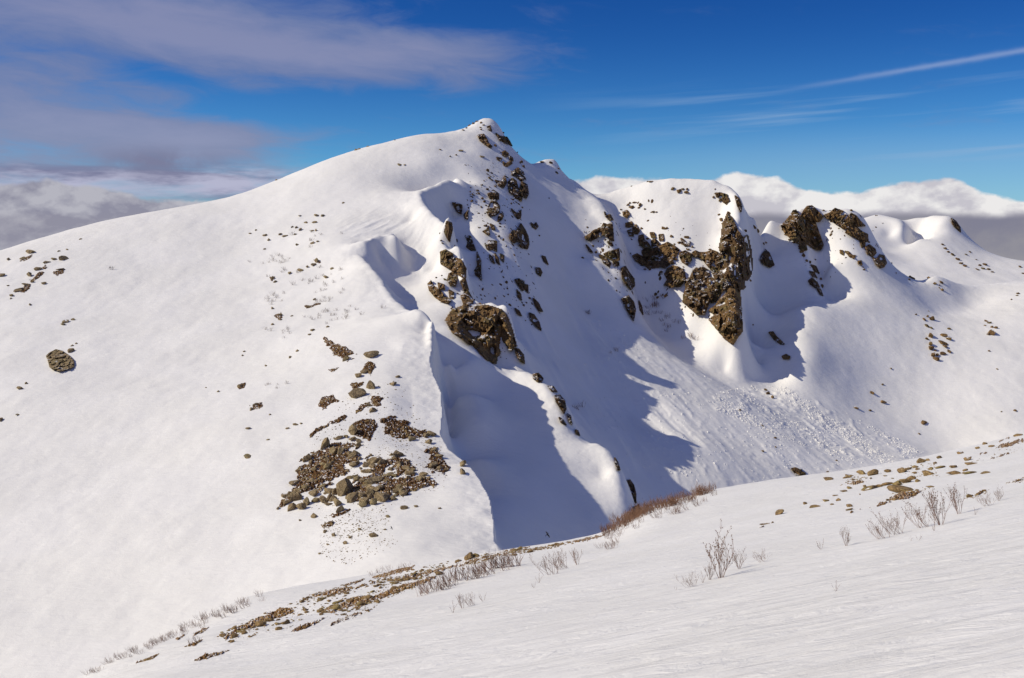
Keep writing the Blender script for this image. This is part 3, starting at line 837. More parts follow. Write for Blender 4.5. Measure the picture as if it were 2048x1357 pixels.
def patch(label, poly, h, T, m, group, cat, name, nsc=1.0, namp=1.0, slant=0.5):
    """low mat of plants and grit hugging the ground, its outline broken up into tongues and islands"""
    xs = [p[0] for p in poly]; ys = [p[1] for p in poly]
    sx, sy = max(xs) - min(xs), max(ys) - min(ys)
    step = max(0.55, min(1.6, math.sqrt(sx * sy) / 70)); e = 6
    gx = np.arange(min(xs) - e, max(xs) + e, step * 1.3); gy = np.arange(min(ys) - e, max(ys) + e, step)
    PX, PY = np.meshgrid(gx, gy, indexing='ij')
    d = inpoly(PX, PY, poly)
    base = np.full(PX.shape, np.nan)
    for i, j in np.argwhere(d > -5):
        v = T.hit(PX[i, j], PY[i, j])
        if v: base[i, j] = v
    med = np.nanmedian(base[d > 0])
    base[np.abs(np.log(base / med)) > 0.30] = np.nan
    X0 = (PX - CX) / F * base; n1 = PX * 0.93 - PY * 0.36 * slant * 2; n2 = PX * 0.36 * slant * 2 + PY * 0.93
    k = 1 / (9.0 * nsc)
    if sx * sy > 5000: d = d - 3.0; namp *= 1.5
    w = np.nan_to_num(fbm(n1 * k * 0.45 + xs[0], n2 * k * 1.2, 4, 61, 0.62))
    val = d + w * 13 * namp * nsc - 1.0
    keep = ~np.isnan(base) & (val > -1.2)
    hz = np.where(val > 0, h * (0.35 + 0.65 * smooth(val, 0, 5)) * (0.7 + 0.9 * fbm(PX / 2.2, PY / 1.6, 2, 33)), -0.25 * h)
    idx = -np.ones(PX.shape, int)
    q = keep[:-1, :-1] & keep[1:, :-1] & keep[1:, 1:] & keep[:-1, 1:]
    use = np.zeros(PX.shape, bool)
    for a_, b_ in ((slice(0, -1), slice(0, -1)), (slice(1, None), slice(0, -1)), (slice(1, None), slice(1, None)), (slice(0, -1), slice(1, None))): use[a_, b_] |= q
    if use.sum() < 8: return None
    idx[use] = np.arange(use.sum()); n = use.sum()
    P0 = []
    for i, j in np.argwhere(use):
        y = base[i, j]; x = (PX[i, j] - CX) / F * y; z = T.zat(x, y); P0.append((x, y, z + hz[i, j]))
    top_ = np.array(P0); bot = top_.copy(); bot[:, 2] -= np.abs(hz[use]) + h * 0.8
    A, B, C2, D = idx[:-1, :-1][q], idx[1:, :-1][q], idx[1:, 1:][q], idx[:-1, 1:][q]
    f1 = np.stack([A, D, C2, B], 1); f2 = f1[:, ::-1] + n; edges = {}
    for f in f1.tolist():
        for k_ in range(4):
            ed = (f[k_], f[(k_ + 1) % 4])
            if (ed[1], ed[0]) in edges: del edges[(ed[1], ed[0])]
            else: edges[ed] = 1
    f3 = np.array([[x_[1], x_[0], x_[0] + n, x_[1] + n] for x_ in edges])
    co = np.concatenate([top_, bot]); c0 = co.mean(0)
    o = mesh_np(name, co - c0, np.concatenate([f1, f2, f3]), m, smooth_=False); o.location = c0
    return tag(o, label, cat, group)


def boulder_mesh(name, m, seed, sub=3, planes=16, elong=(1, 0.8, 0.7), noise=0.05):
    import bmesh
    r = np.random.default_rng(seed)
    bm = bmesh.new(); bmesh.ops.create_icosphere(bm, subdivisions=sub, radius=1.0)
    n = r.normal(size=(planes, 3)); n /= np.linalg.norm(n, axis=1)[:, None]
    dd = r.uniform(0.48, 0.85, planes)
    for v in bm.verts:
        p = np.array(v.co); t = n @ p
        k = min([dd[i] / t[i] for i in range(planes) if t[i] > 0.05] + [1.15])
        k *= 1 + noise * (math.sin(9 * p[0] + seed) * math.cos(7 * p[1]) + math.sin(13 * p[2] + 5 * p[0])) * 0.5 + r.normal() * noise * 0.25
        v.co = Vector((p[0] * k * elong[0], p[1] * k * elong[1], p[2] * k * elong[2]))
    me = bpy.data.meshes.new(name); bm.to_mesh(me); bm.free(); me.materials.append(m)
    return me


def variants(name, m, n, seed, sub=3, flat=1.0, noise=0.05):
    out = []
    for k in range(n):
        r = random.Random(seed + k)
        out.append(boulder_mesh(name, m, seed + k, sub, r.randint(8, 13), (1.0, r.uniform(0.6, 0.9), r.uniform(0.45, 0.8) * flat), noise))
    return out


def place(T, px, py, w, me, label, cat, group=None, name='rock', sink=0.25, asp=None, yaw=None, tilt=0.25):
    """rock about w photo pixels wide standing on the terrain where the line of sight meets it"""
    y = T.hit(px, py)
    if y is None:
        for k in range(1, 14):
            y = T.hit(px, py + k)
            if y: break
    if y is None or y > 1200: return None
    x = (px - CX) / F * y
    r = w * y / F / 2
    o = bpy.data.objects.new(name, me); C.objects.link(o)
    nrm = T.normal(x, y, max(0.3, r))
    q = nrm.to_track_quat('Z', 'Y')
    up = Vector((0, 0, 1)).lerp(nrm, 0.6).normalized()
    q = up.to_track_quat('Z', 'Y')
    a = rnd.uniform(-math.pi, math.pi) if yaw is None else yaw
    from mathutils import Euler, Quaternion
    q = q @ Euler((rnd.uniform(-tilt, tilt), rnd.uniform(-tilt, tilt), a)).to_quaternion()
    o.rotation_mode = 'QUATERNION'; o.rotation_quaternion = q
    s = r * 1.25
    hz = s * (asp if asp else rnd.uniform(0.8, 1.1))
    o.scale = (s, s, hz)
    o.location = Vector((x, y, T.zat(x, y))) + nrm * (hz * 0.5 * (1 - 2 * sink))
    return tag(o, label, cat, group)
# ------------------------------------------------------------------ cliffs and outcrops: (label, relief in metres, material, outline, bare-snow holes)
A_, O_ = ROCK, ROCK_OCHRE
OUT = [
 ('largest brown outcrop of the near ridge, snow patch in its middle, above the blue gully', 4.2, O_, [(893, 640), (905, 622), (925, 614), (960, 610), (985, 616), (1003, 622), (1012, 632), (1020, 650), (1027, 675), (1031, 692), (1022, 700), (1012, 690), (1000, 702), (990, 726), (975, 717), (955, 697), (930, 680), (905, 662)], ((950, 667, 17, 9), (1004, 690, 7, 16), (985, 700, 5, 7))),
 ('small dark rock hanging right below the largest ridge outcrop', 1.8, A_, [(1030, 697), (1038, 699), (1047, 710), (1049, 727), (1040, 722), (1033, 710)], ()),
 ('ochre block with a white cap at the upper left of the ridge crest', 2.4, O_, [(881, 504), (891, 500), (905, 508), (908, 525), (903, 541), (895, 535), (882, 528)], ()),
 ('brown ledge stepping down right of the white-capped crest block', 2.4, O_, [(907, 516), (921, 519), (932, 537), (931, 557), (920, 552), (904, 541)], ()),
 ('rounded brown rock on the lit snow below the crest ledge', 1.9, O_, [(898, 548), (908, 543), (914, 556), (911, 572), (901, 571), (895, 560)], ()),
 ('dark rock on the shaded edge right of the rounded brown rock', 1.8, A_, [(921, 563), (930, 556), (937, 580), (928, 581)], ()),
 ('long ochre rock slanting down from the lip of the lit ramp', 2.4, O_, [(856, 568), (862, 562), (867, 573), (880, 580), (888, 592), (902, 600), (898, 607), (884, 604), (870, 594), (859, 581)], ()),
 ('brown rock just above the largest ridge outcrop', 2.2, O_, [(922, 592), (935, 580), (946, 600), (944, 612), (928, 611)], ()),
 ('small brown rock in the snow between the slanting and the rounded rocks', 1.2, O_, [(876, 566), (888, 570), (889, 579), (878, 577)], ()),
 ('thin brown rock left of the brown rock above the outcrop', 1.1, O_, [(898, 580), (907, 585), (907, 598), (900, 596)], ()),
 ('paired dark rock in the shade under the big cornice', 1.8, A_, [(905, 406), (914, 407), (924, 411), (922, 428), (914, 424), (909, 415)], ((916, 415, 3, 3),)),
 ('pointed dark rock right of the paired rock under the cornice', 1.5, A_, [(928, 430), (936, 421), (935, 438), (930, 436)], ()),
 ('dark rock with a lit top where the cornice bowl meets the ridge', 2.0, A_, [(893, 443), (903, 446), (905, 458), (899, 484), (893, 474), (889, 464)], ()),
 ('brown rock under a white ledge in the shaded face', 2.0, A_, [(930, 472), (941, 473), (946, 488), (951, 500), (942, 501), (933, 494), (936, 484)], ()),
 ('long dark rib hanging down the shaded face below the white ledge', 1.8, A_, [(954, 505), (961, 520), (961, 542), (963, 560), (951, 549), (949, 542), (955, 532)], ()),
 ('squat dark rock of the row in the middle of the shaded face', 1.8, A_, [(977, 482), (993, 483), (993, 503), (986, 500), (979, 494)], ()),
 ('slim dark rock left of the squat rock in the shaded face', 1.3, A_, [(970, 487), (976, 489), (982, 500), (974, 498)], ()),
 ('leaf-shaped dark rock below the squat rock in the shaded face', 1.5, A_, [(1001, 508), (1008, 512), (1007, 524), (1002, 519)], ()),
 ('narrow dark rock left of the leaf-shaped rock', 1.2, A_, [(990, 507), (996, 516), (999, 529), (993, 524)], ()),
 ('spiky dark rock highest left of the narrow rock', 1.2, A_, [(979, 510), (985, 515), (989, 527), (981, 520)], ()),
 ('broad black-brown outcrop with two snow balls on top in the shaded face', 3.4, A_, [(1019, 472), (1027, 460), (1032, 464), (1042, 448), (1050, 460), (1056, 473), (1058, 488), (1055, 498), (1046, 496), (1038, 489), (1041, 480), (1029, 486), (1021, 480)], ((1027, 456, 4, 5), (1046, 476, 3, 6))),
 ('dark block stack on the upper buttress, snow cap on its left', 2.6, A_, [(976, 388), (990, 383), (997, 388), (997, 398), (990, 402), (979, 396)], ()),
 ('dark rock mass directly below the stacked blocks of the buttress', 2.8, A_, [(982, 404), (990, 401), (999, 412), (998, 425), (990, 431), (978, 432), (973, 424), (977, 414)], ((984, 411, 5, 5),)),
 ('curved dark rock at the right foot of the buttress blocks', 1.4, A_, [(1004, 424), (1007, 431), (1003, 440), (996, 443), (997, 434)], ()),
 ('dark cliff high under the summit with a snowy gap beside it', 2.8, A_, [(1029, 341), (1036, 336), (1046, 344), (1051, 358), (1043, 362), (1033, 353), (1024, 350)], ()),
 ('long dark cliff slanting down right under the summit', 3.0, A_, [(1017, 364), (1025, 357), (1032, 362), (1036, 376), (1045, 390), (1043, 402), (1030, 394), (1018, 379)], ((1023, 376, 2, 2),)),
 ('upright dark cliff at the right edge of the summit wall', 2.6, A_, [(1044, 364), (1054, 370), (1057, 388), (1053, 396), (1044, 390), (1040, 376)], ()),
 ('dark wedge of rock under the rounded snow shoulder below the summit', 2.2, A_, [(991, 361), (1004, 364), (1010, 352), (1013, 366), (1007, 376), (997, 370)], ()),
 ('ochre rock on the sunny flank of the summit', 1.9, O_, [(956, 271), (967, 269), (974, 279), (977, 287), (984, 293), (981, 296), (972, 290), (960, 281)], ()),
 ('black overhang right under the summit cap against the sky', 2.0, A_, [(992, 267), (1000, 273), (1014, 275), (1020, 284), (1024, 292), (1012, 286), (1000, 280)], ()),
 ('small dark rock in the snow just below the summit cap', 1.1, A_, [(975, 254), (980, 252), (983, 262), (977, 259)], ()),
 ('hook-shaped brown rock on the snow below the summit', 1.2, O_, [(1005, 305), (1010, 302), (1017, 308), (1013, 314), (1006, 311)], ()),
 ('dark rock right of the hook-shaped summit rock', 1.2, A_, [(1018, 312), (1025, 316), (1026, 322), (1020, 319)], ()),
 ('crescent brown rock below the hook-shaped summit rock', 1.3, O_, [(1006, 324), (1012, 328), (1022, 322), (1024, 327), (1015, 333), (1008, 331)], ()),
 ('small dark rock left of the crescent summit rock', 1.0, A_, [(994, 315), (1003, 317), (1001, 322), (995, 319)], ()),
 ('paired dark rocks low on the right of the shaded face', 1.8, A_, [(1030, 560), (1038, 558), (1048, 563), (1048, 576), (1046, 582), (1038, 572)], ()),
 ('small dark rock just right of the low pair', 1.2, A_, [(1050, 569), (1056, 571), (1055, 585), (1049, 578)], ()),
 ('narrow dark rock under the low pair', 1.3, A_, [(1034, 580), (1041, 588), (1043, 600), (1036, 594)], ()),
 ('long dark splinter lower right in the shaded face', 1.6, A_, [(1067, 597), (1076, 606), (1085, 623), (1078, 622), (1070, 610)], ()),
 ('lowest dark splinters of the shaded face', 1.5, A_, [(1059, 626), (1068, 630), (1078, 645), (1082, 661), (1073, 652), (1062, 640)], ((1069, 641, 3, 3),)),
 ('short dark rock left of the lowest splinters', 1.1, A_, [(1030, 617), (1038, 622), (1043, 632), (1035, 628)], ()),
 ('egg-shaped dark rock alone on the shaded snow', 1.6, A_, [(1072, 536), (1080, 537), (1084, 545), (1081, 552), (1073, 546)], ()),
 ('slim dark rock above right of the egg-shaped rock', 1.2, A_, [(1084, 512), (1090, 514), (1096, 529), (1088, 522)], ()),
 ('heart-shaped dark rock high in the shaded snow', 1.4, A_, [(1062, 446), (1068, 450), (1072, 446), (1076, 453), (1072, 458), (1065, 454)], ()),
 ('dark hanging rock between buttress blocks and broad outcrop', 1.5, A_, [(1023, 418), (1034, 428), (1042, 421), (1041, 436), (1036, 438), (1028, 428)], ()),
 ('dark tooth of rock left of the broad black-brown outcrop', 1.5, A_, [(966, 463), (973, 460), (977, 453), (979, 470), (972, 467)], ()),
 ('small dark rock above right of the dark tooth', 1.1, A_, [(980, 448), (987, 451), (990, 459), (984, 458)], ()),
 # lit spur east of the summit
 ('brown rock band at the foot of the lit snow spur', 2.6, A_, [(1170, 474), (1180, 468), (1186, 462), (1195, 458), (1203, 455), (1207, 447), (1215, 450), (1224, 446), (1226, 465), (1227, 482), (1222, 480), (1214, 473), (1205, 469), (1195, 475), (1182, 482), (1173, 479)], ((1200, 468, 3, 3),)),
 ('black rock on the right rim of the lit snow spur', 1.8, A_, [(1209, 424), (1213, 431), (1221, 430), (1226, 440), (1218, 440), (1211, 433)], ()),
 ('brown outcrop below the rock band of the lit spur', 2.4, A_, [(1208, 508), (1218, 503), (1230, 501), (1238, 498), (1239, 520), (1230, 523), (1220, 518), (1211, 513)], ((1228, 517, 4, 2),)),
 ('small brown rock between the spur rock band and the next outcrop', 1.4, A_, [(1215, 484), (1222, 483), (1226, 492), (1219, 490)], ()),
 ('dark rock at the left foot of the spur outcrop', 1.6, A_, [(1198, 510), (1206, 512), (1221, 527), (1219, 534), (1208, 526)], ()),
 ('small dark rock at the right foot of the spur outcrop', 1.2, A_, [(1226, 524), (1237, 525), (1238, 531), (1229, 532)], ()),
 ('dark rib lower on the spur edge', 2.2, A_, [(1243, 537), (1251, 533), (1258, 545), (1268, 558), (1269, 572), (1261, 580), (1253, 570), (1245, 558)], ((1252, 556, 3, 3),)),
 ('lowest dark rock tongue of the spur edge', 2.0, A_, [(1244, 598), (1257, 592), (1267, 604), (1271, 620), (1267, 641), (1258, 627), (1250, 612)], ((1257, 612, 3, 4),)),
 ('thin dark rock right of the lowest tongue', 1.2, A_, [(1278, 602), (1283, 612), (1286, 630), (1280, 620)], ()),
 ('dark rock sliver in the shade left of the spur outcrop', 1.3, A_, [(1172, 490), (1178, 496), (1185, 505), (1178, 502)], ()),
 # buttress
 ('dark rock by the shaded left foot of the snow dome', 1.5, A_, [(1255, 462), (1262, 460), (1267, 472), (1259, 471)], ()),
 ('round brown rock on the left edge of the snow dome', 1.6, O_, [(1265, 452), (1272, 450), (1279, 461), (1275, 468), (1266, 466)], ()),
 ('olive brown rock high on the left of the snow dome', 1.4, O_, [(1246, 424), (1254, 421), (1259, 428), (1254, 436), (1247, 431)], ()),
 ('flat brown rock below the olive one on the dome edge', 1.3, O_, [(1252, 447), (1263, 444), (1266, 451), (1258, 455), (1252, 453)], ()),
 ('brown rock cluster topmost in the left part of the buttress', 1.8, O_, [(1278, 472), (1286, 470), (1288, 480), (1296, 486), (1298, 500), (1290, 498), (1280, 490), (1277, 481)], ()),
 ('slanting brown slab of the left buttress', 2.4, A_, [(1284, 500), (1296, 486), (1301, 495), (1299, 515), (1291, 512), (1285, 506)], ()),
 ('tall dark rock pillar in the left part of the buttress', 2.6, A_, [(1303, 482), (1309, 478), (1318, 487), (1316, 502), (1309, 517), (1301, 517), (1300, 505), (1304, 494)], ()),
 ('olive rock at the lower left corner of the buttress', 2.0, O_, [(1265, 512), (1274, 508), (1285, 514), (1292, 528), (1284, 530), (1272, 521)], ()),
 ('green-tinged rock at the bottom of the left buttress', 1.6, O_, [(1290, 530), (1306, 520), (1319, 525), (1318, 534), (1305, 536), (1296, 537)], ()),
 ('wide brown slab with a snow stripe in the middle buttress', 2.4, O_, [(1320, 492), (1335, 485), (1348, 492), (1358, 500), (1352, 512), (1341, 525), (1330, 522), (1321, 510)], ((1343, 508, 2, 2), (1337, 516, 2, 2))),
 ('dark brown nose right of the wide slab', 2.2, A_, [(1359, 506), (1370, 502), (1382, 508), (1383, 520), (1375, 530), (1365, 525), (1360, 515)], ()),
 ('small brown rock above the wide slab', 1.3, O_, [(1318, 470), (1326, 469), (1327, 480), (1319, 481)], ()),
 ('brown rock in the snow high in the middle buttress', 1.2, O_, [(1300, 466), (1308, 466), (1311, 475), (1303, 475)], ()),
 ('curved thin rock on the snow of the middle buttress', 1.0, A_, [(1362, 477), (1367, 480), (1374, 489), (1380, 484), (1379, 491), (1371, 493), (1364, 487)], ()),
 ('brown rock band under the hanging snow field', 2.4, O_, [(1385, 505), (1391, 502), (1400, 506), (1412, 505), (1425, 501), (1435, 505), (1432, 516), (1424, 526), (1417, 534), (1408, 522), (1396, 513), (1386, 513)], ()),
 ('round olive knob at the bottom left of the snow dome cliffs', 3.0, O_, [(1329, 548), (1335, 538), (1346, 532), (1358, 535), (1369, 545), (1371, 560), (1360, 573), (1342, 574), (1328, 570), (1335, 560)], ()),
 ('big rough brown block at the centre of the dome cliffs', 4.0, A_, [(1387, 543), (1393, 537), (1404, 535), (1415, 541), (1420, 555), (1432, 562), (1436, 577), (1428, 590), (1418, 603), (1408, 628), (1395, 629), (1380, 615), (1367, 604), (1368, 590), (1373, 575), (1371, 562), (1380, 556)], ((1411, 573, 3, 3),)),
 ('brown ramp of rock right above the big rough block', 2.4, A_, [(1418, 532), (1430, 535), (1442, 550), (1455, 563), (1462, 572), (1458, 580), (1446, 580), (1436, 572), (1428, 553)], ((1440, 560, 2, 2),)),
 ('tall pointed rock wall at the bottom of the dome cliffs', 5.0, O_, [(1420, 621), (1432, 612), (1440, 600), (1450, 592), (1460, 578), (1478, 578), (1480, 600), (1482, 630), (1484, 662), (1474, 675), (1466, 688), (1450, 676), (1434, 657), (1420, 640), (1432, 630)], ((1446, 606, 4, 3),)),
 ('dark cliff wall down the right side of the snow dome', 5.0, A_, [(1455, 430), (1464, 440), (1474, 462), (1487, 480), (1494, 472), (1500, 500), (1503, 530), (1501, 548), (1494, 560), (1486, 556), (1488, 576), (1478, 576), (1466, 560), (1456, 540), (1449, 520), (1444, 508), (1440, 495), (1444, 478), (1447, 452)], ((1460, 520, 3, 10), (1470, 545, 2, 7))),
 ('dark rocks near the top right of the snow dome', 1.5, A_, [(1430, 387), (1440, 386), (1454, 390), (1458, 402), (1452, 408), (1441, 400)], ((1441, 394, 3, 2),)),
 ('dark rock on the right skyline of the snow dome', 1.8, A_, [(1470, 392), (1478, 397), (1484, 412), (1482, 424), (1475, 412)], ()),
 ('dark rock with a snow stripe in the blue gully right of the dome', 2.4, A_, [(1523, 512), (1531, 500), (1538, 506), (1544, 520), (1548, 530), (1540, 535), (1528, 529), (1522, 521)], ((1540, 517, 2, 4),)),
 ('lone ochre rock with a snow hood at the tip of the blue shadow', 1.3, O_, [(1538, 665), (1546, 664), (1552, 673), (1561, 681), (1568, 688), (1560, 688), (1548, 679)], ()),
 ('small ochre rock below the snow-hooded one', 1.0, O_, [(1564, 713), (1572, 709), (1580, 713), (1578, 718), (1567, 718)], ()),
 ('wide broken cliff base joining the left buttress rocks', 1.6, A_, [(1284, 505), (1300, 500), (1322, 505), (1345, 524), (1330, 536), (1310, 530), (1292, 524)], ((1312, 522, 5, 4),)),
 ('dark broken rock strip between the big block and the right wall', 2.0, A_, [(1436, 508), (1450, 520), (1464, 550), (1478, 578), (1468, 582), (1456, 566), (1440, 545), (1430, 525)], ((1449, 540, 3, 6),)),
 ('dark notch of rock between the big block and the pointed wall', 1.4, A_, [(1432, 575), (1446, 578), (1440, 592), (1430, 604), (1422, 606), (1426, 592)], ()),
 # pinnacles
 ('left pinnacle of ribbed brown rock against the clouds', 4.2, O_, [(1563, 452), (1573, 441), (1582, 430), (1586, 422), (1592, 421), (1598, 430), (1606, 440), (1612, 462), (1610, 482), (1598, 488), (1585, 480), (1570, 466)], ()),
 ('highest pinnacle head of dark brown rock on the right skyline', 3.0, O_, [(1602, 433), (1608, 421), (1614, 413), (1624, 412), (1631, 418), (1640, 427), (1646, 434), (1640, 443), (1628, 444), (1612, 439)], ()),
 ('long rock rib hanging below the highest pinnacle head', 3.0, O_, [(1613, 443), (1630, 444), (1635, 458), (1640, 472), (1646, 490), (1641, 500), (1628, 498), (1615, 488), (1611, 475), (1612, 460)], ((1629, 475, 4, 2),)),
 ('brown rock step below the left pinnacle', 2.0, O_, [(1599, 490), (1611, 485), (1614, 500), (1606, 502), (1598, 497)], ()),
 ('dark square rock low on the pinnacle rib', 1.8, A_, [(1617, 562), (1624, 556), (1634, 565), (1639, 575), (1630, 575), (1620, 568)], ()),
 ('dark tail rock at the very end of the pinnacle rib', 1.4, A_, [(1634, 577), (1641, 579), (1646, 592), (1640, 588)], ()),
 ('small brown rocks midway down the pinnacle rib', 1.5, A_, [(1622, 530), (1632, 533), (1637, 545), (1630, 544)], ()),
 ('dark rock below the small ones on the pinnacle rib', 1.4, A_, [(1619, 543), (1628, 545), (1634, 556), (1625, 553)], ()),
 ('reddish brown crag first in the arc right of the pinnacles', 2.2, O_, [(1648, 431), (1660, 426), (1670, 417), (1686, 423), (1677, 432), (1665, 441), (1655, 438)], ()),
 ('narrow brown crag strip second in the arc right of the pinnacles', 1.8, O_, [(1665, 443), (1680, 433), (1692, 430), (1685, 440), (1672, 448)], ()),
 ('jagged brown crag third in the arc, topped by skyline snow', 2.2, O_, [(1676, 450), (1694, 438), (1702, 427), (1712, 432), (1722, 444), (1730, 452), (1718, 453), (1704, 450), (1700, 456), (1688, 458)], ()),
 ('smooth brown crag fourth in the arc right of the pinnacles', 2.6, O_, [(1691, 465), (1702, 452), (1714, 455), (1724, 464), (1735, 469), (1736, 482), (1728, 485), (1714, 477), (1700, 470)], ()),
 ('small brown rock hanging under the smooth crag', 1.4, O_, [(1720, 483), (1729, 481), (1730, 492), (1724, 495)], ()),
 ('boxy brown crag fifth in the arc right of the pinnacles', 2.3, O_, [(1731, 495), (1739, 490), (1750, 498), (1752, 506), (1745, 514), (1735, 508)], ()),
 ('lowest brown crag with snow flecks in the arc right of the pinnacles', 2.4, O_, [(1746, 515), (1752, 520), (1760, 510), (1768, 512), (1773, 526), (1768, 534), (1760, 536), (1752, 528)], ((1762, 518, 3, 3),)),
 ('thin curved rock on the snow below the crag arc', 1.0, O_, [(1690, 503), (1697, 504), (1704, 511), (1711, 512), (1709, 516), (1700, 514)], ()),
 ('small rock left of the thin curved rock', 1.0, O_, [(1680, 501), (1685, 502), (1687, 510), (1681, 507)], ()),
 ('small brown rock below right of the thin curved rock', 1.2, O_, [(1716, 523), (1722, 522), (1724, 530), (1717, 528)], ()),
 # low spur rocks
 ('brown rock at the top of the low lit spur', 1.6, A_, [(1066, 749), (1077, 747), (1086, 757), (1084, 764), (1074, 763), (1067, 757)], ()),
 ('largest dark rock halfway down the low lit spur', 1.9, A_, [(1110, 792), (1119, 790), (1129, 801), (1132, 818), (1128, 827), (1120, 815), (1112, 803)], ()),
 ('flat dark rock above the halfway rock of the low spur', 1.2, A_, [(1096, 772), (1107, 774), (1114, 784), (1104, 783)], ()),
 ('narrow dark rock below the halfway rock of the low spur', 1.2, A_, [(1135, 828), (1141, 832), (1144, 848), (1138, 842)], ()),
 ('small dark rock left below the halfway rock of the low spur', 1.0, A_, [(1118, 835), (1126, 840), (1132, 850), (1122, 845)], ()),
 ('last dark rock above the dip of the low spur', 1.0, A_, [(1151, 860), (1156, 862), (1159, 871), (1153, 868)], ()),
 ('dark edge rock near the top of the lower spur lip', 1.2, A_, [(1230, 916), (1236, 925), (1240, 940), (1236, 940), (1231, 928)], ()),
 ('tall dark rock at the lower right lip of the low spur', 2.2, A_, [(1252, 962), (1260, 960), (1267, 970), (1271, 985), (1272, 1006), (1262, 1003), (1254, 995), (1259, 984), (1262, 977)], ()),
 ('brown rock at the bottom tip of the low spur behind the red shrubs', 1.8, A_, [(1268, 1015), (1277, 1010), (1282, 1022), (1276, 1034), (1263, 1031)], ()),
 ('dark rock with a snow hood where the fan meets the near slope', 1.4, A_, [(1583, 938), (1590, 936), (1602, 939), (1611, 948), (1608, 954), (1592, 949)], ()),
 # lone boulder on the dome
 ('largest lone boulder, grey and split, low on the left snow dome', 1.5, BOULD, [(93, 712), (100, 706), (112, 700), (124, 703), (136, 711), (147, 722), (148, 732), (136, 737), (122, 742), (108, 740), (100, 734), (97, 722)], ()),
 # far ridge
]
OUT_R = [('dark rocks on the right shoulder of the far ridge', 3.5, A_, [(1903, 437), (1912, 443), (1920, 455), (1921, 464), (1912, 456), (1905, 448)], ())]

# rubble field: heath patches with blocks bedded in them
HE = [
 [(650, 678), (668, 685), (700, 700), (712, 708), (700, 712), (708, 718), (690, 722), (672, 714), (660, 700)],
 [(640, 795), (665, 790), (683, 803), (660, 812), (645, 822), (636, 812)],
 [(590, 940), (610, 915), (640, 900), (650, 885), (690, 880), (720, 895), (700, 905), (740, 910), (715, 925), (690, 930), (700, 945), (670, 965), (640, 985), (600, 995), (585, 1005), (560, 1018), (575, 985), (600, 965)],
 [(760, 840), (790, 835), (830, 855), (860, 870), (830, 880), (800, 878), (770, 868)],
 [(760, 915), (800, 905), (830, 935), (810, 950), (780, 940), (770, 960), (735, 955)],
 [(705, 960), (740, 945), (800, 950), (850, 955), (870, 965), (880, 975), (830, 990), (760, 1000), (700, 1010), (690, 990)],
 [(620, 860), (680, 830), (700, 826), (690, 840), (640, 870), (610, 890)], [(560, 1000), (580, 995), (575, 1015), (555, 1020)],
 [(700, 850), (740, 835), (760, 850), (740, 880), (715, 875)], [(850, 900), (868, 893), (880, 905), (895, 925), (898, 940), (888, 950), (868, 945), (850, 930), (862, 918)],
 [(640, 1050), (668, 1044), (665, 1052), (645, 1060)], [(660, 1030), (700, 1020), (690, 1030), (665, 1040)],
 [(470, 768), (490, 766), (492, 778), (478, 780)], [(498, 812), (515, 806), (535, 810), (520, 816), (505, 818)],
 [(35, 520), (72, 503), (60, 518), (38, 528)], [(40, 585), (60, 560), (75, 540), (95, 525), (85, 545), (62, 572), (50, 590)], [(108, 545), (130, 535), (128, 548), (112, 552)],
 [(548, 630), (562, 626), (566, 636), (556, 640)], [(606, 612), (640, 608), (620, 618), (612, 622)], [(536, 553), (548, 555), (545, 562)], [(628, 520), (648, 522), (642, 530), (630, 530)],
 [(722, 742), (740, 720), (752, 735), (742, 757), (735, 750)], [(700, 770), (730, 762), (728, 772), (708, 780)], [(740, 790), (770, 795), (760, 810), (745, 812)], [(655, 740), (680, 735), (668, 745)],
 [(705, 820), (745, 800), (735, 815), (712, 830)],
]
hn = ['beside the grey block at the top', 'in the middle left', 'widest, under the leftmost blocks', 'upper right', 'centre right', 'lower right around the biggest block', 'thin and slanting on the left', 'at the lowest left corner',
      'around the upright block', 'farthest right by the cornice', 'below the blocks on the left', 'narrow, just under the biggest block', 'alone on the open dome', 'long and flat, alone on the open dome', 'at the top of the left dome stones',
      'long, among the left dome stones', 'right end of the left dome stones', 'small, on the upper dome', 'flat and long on the upper dome', 'tiny, topmost on the dome', 'small, right on the upper dome',
      'between the highest blocks', 'left below the highest blocks', 'right of the middle rocks', 'small, left of the highest blocks', 'slanting, above the upright block']
for lab, h, m_, poly, holes in OUT:
    dome = m_ is BOULD
    outcrop(lab, poly, h, M, m_, 'lone boulders' if dome else 'rock outcrops on the cliffs', holes=holes, cat='boulder' if dome else 'rock outcrop', name='boulder' if dome else 'rock_outcrop')
for lab, h, m_, poly, holes in OUT_R:
    outcrop(lab, poly, h, R, m_, 'rock outcrops on the cliffs', holes=holes)
for poly, w in zip(HE, hn):
    patch('rust brown heath patch ' + w + ' of the rubble', poly, 0.4, M, HEATH, 'heath patches on the dome', 'heath patch', 'heath_patch', 1.0, 1.0 if len(poly) > 6 else 0.45)

BV = variants('boulder_shape', BOULD, 8, 100, 3, 1.0, 0.025); RV = variants('cliff_rock_shape', ROCK_OCHRE, 8, 200, 3); DV = variants('dark_rock_shape', ROCK, 6, 300, 2); SV = variants('stone_shape', STONE, 10, 400, 3, 0.8, 0.015)
ORD = ['leftmost', 'second', 'third', 'fourth', 'fifth', 'sixth', 'seventh', 'eighth', 'ninth', 'tenth', 'eleventh', 'twelfth', '13th', '14th', '15th', '16th', '17th', '18th', '19th', '20th', '21st', '22nd', '23rd', '24th', '25th', '26th', '27th', '28th', '29th', '30th', '31st', '32nd', '33rd', '34th', '35th', '36th', '37th', '38th', '39th', '40th']


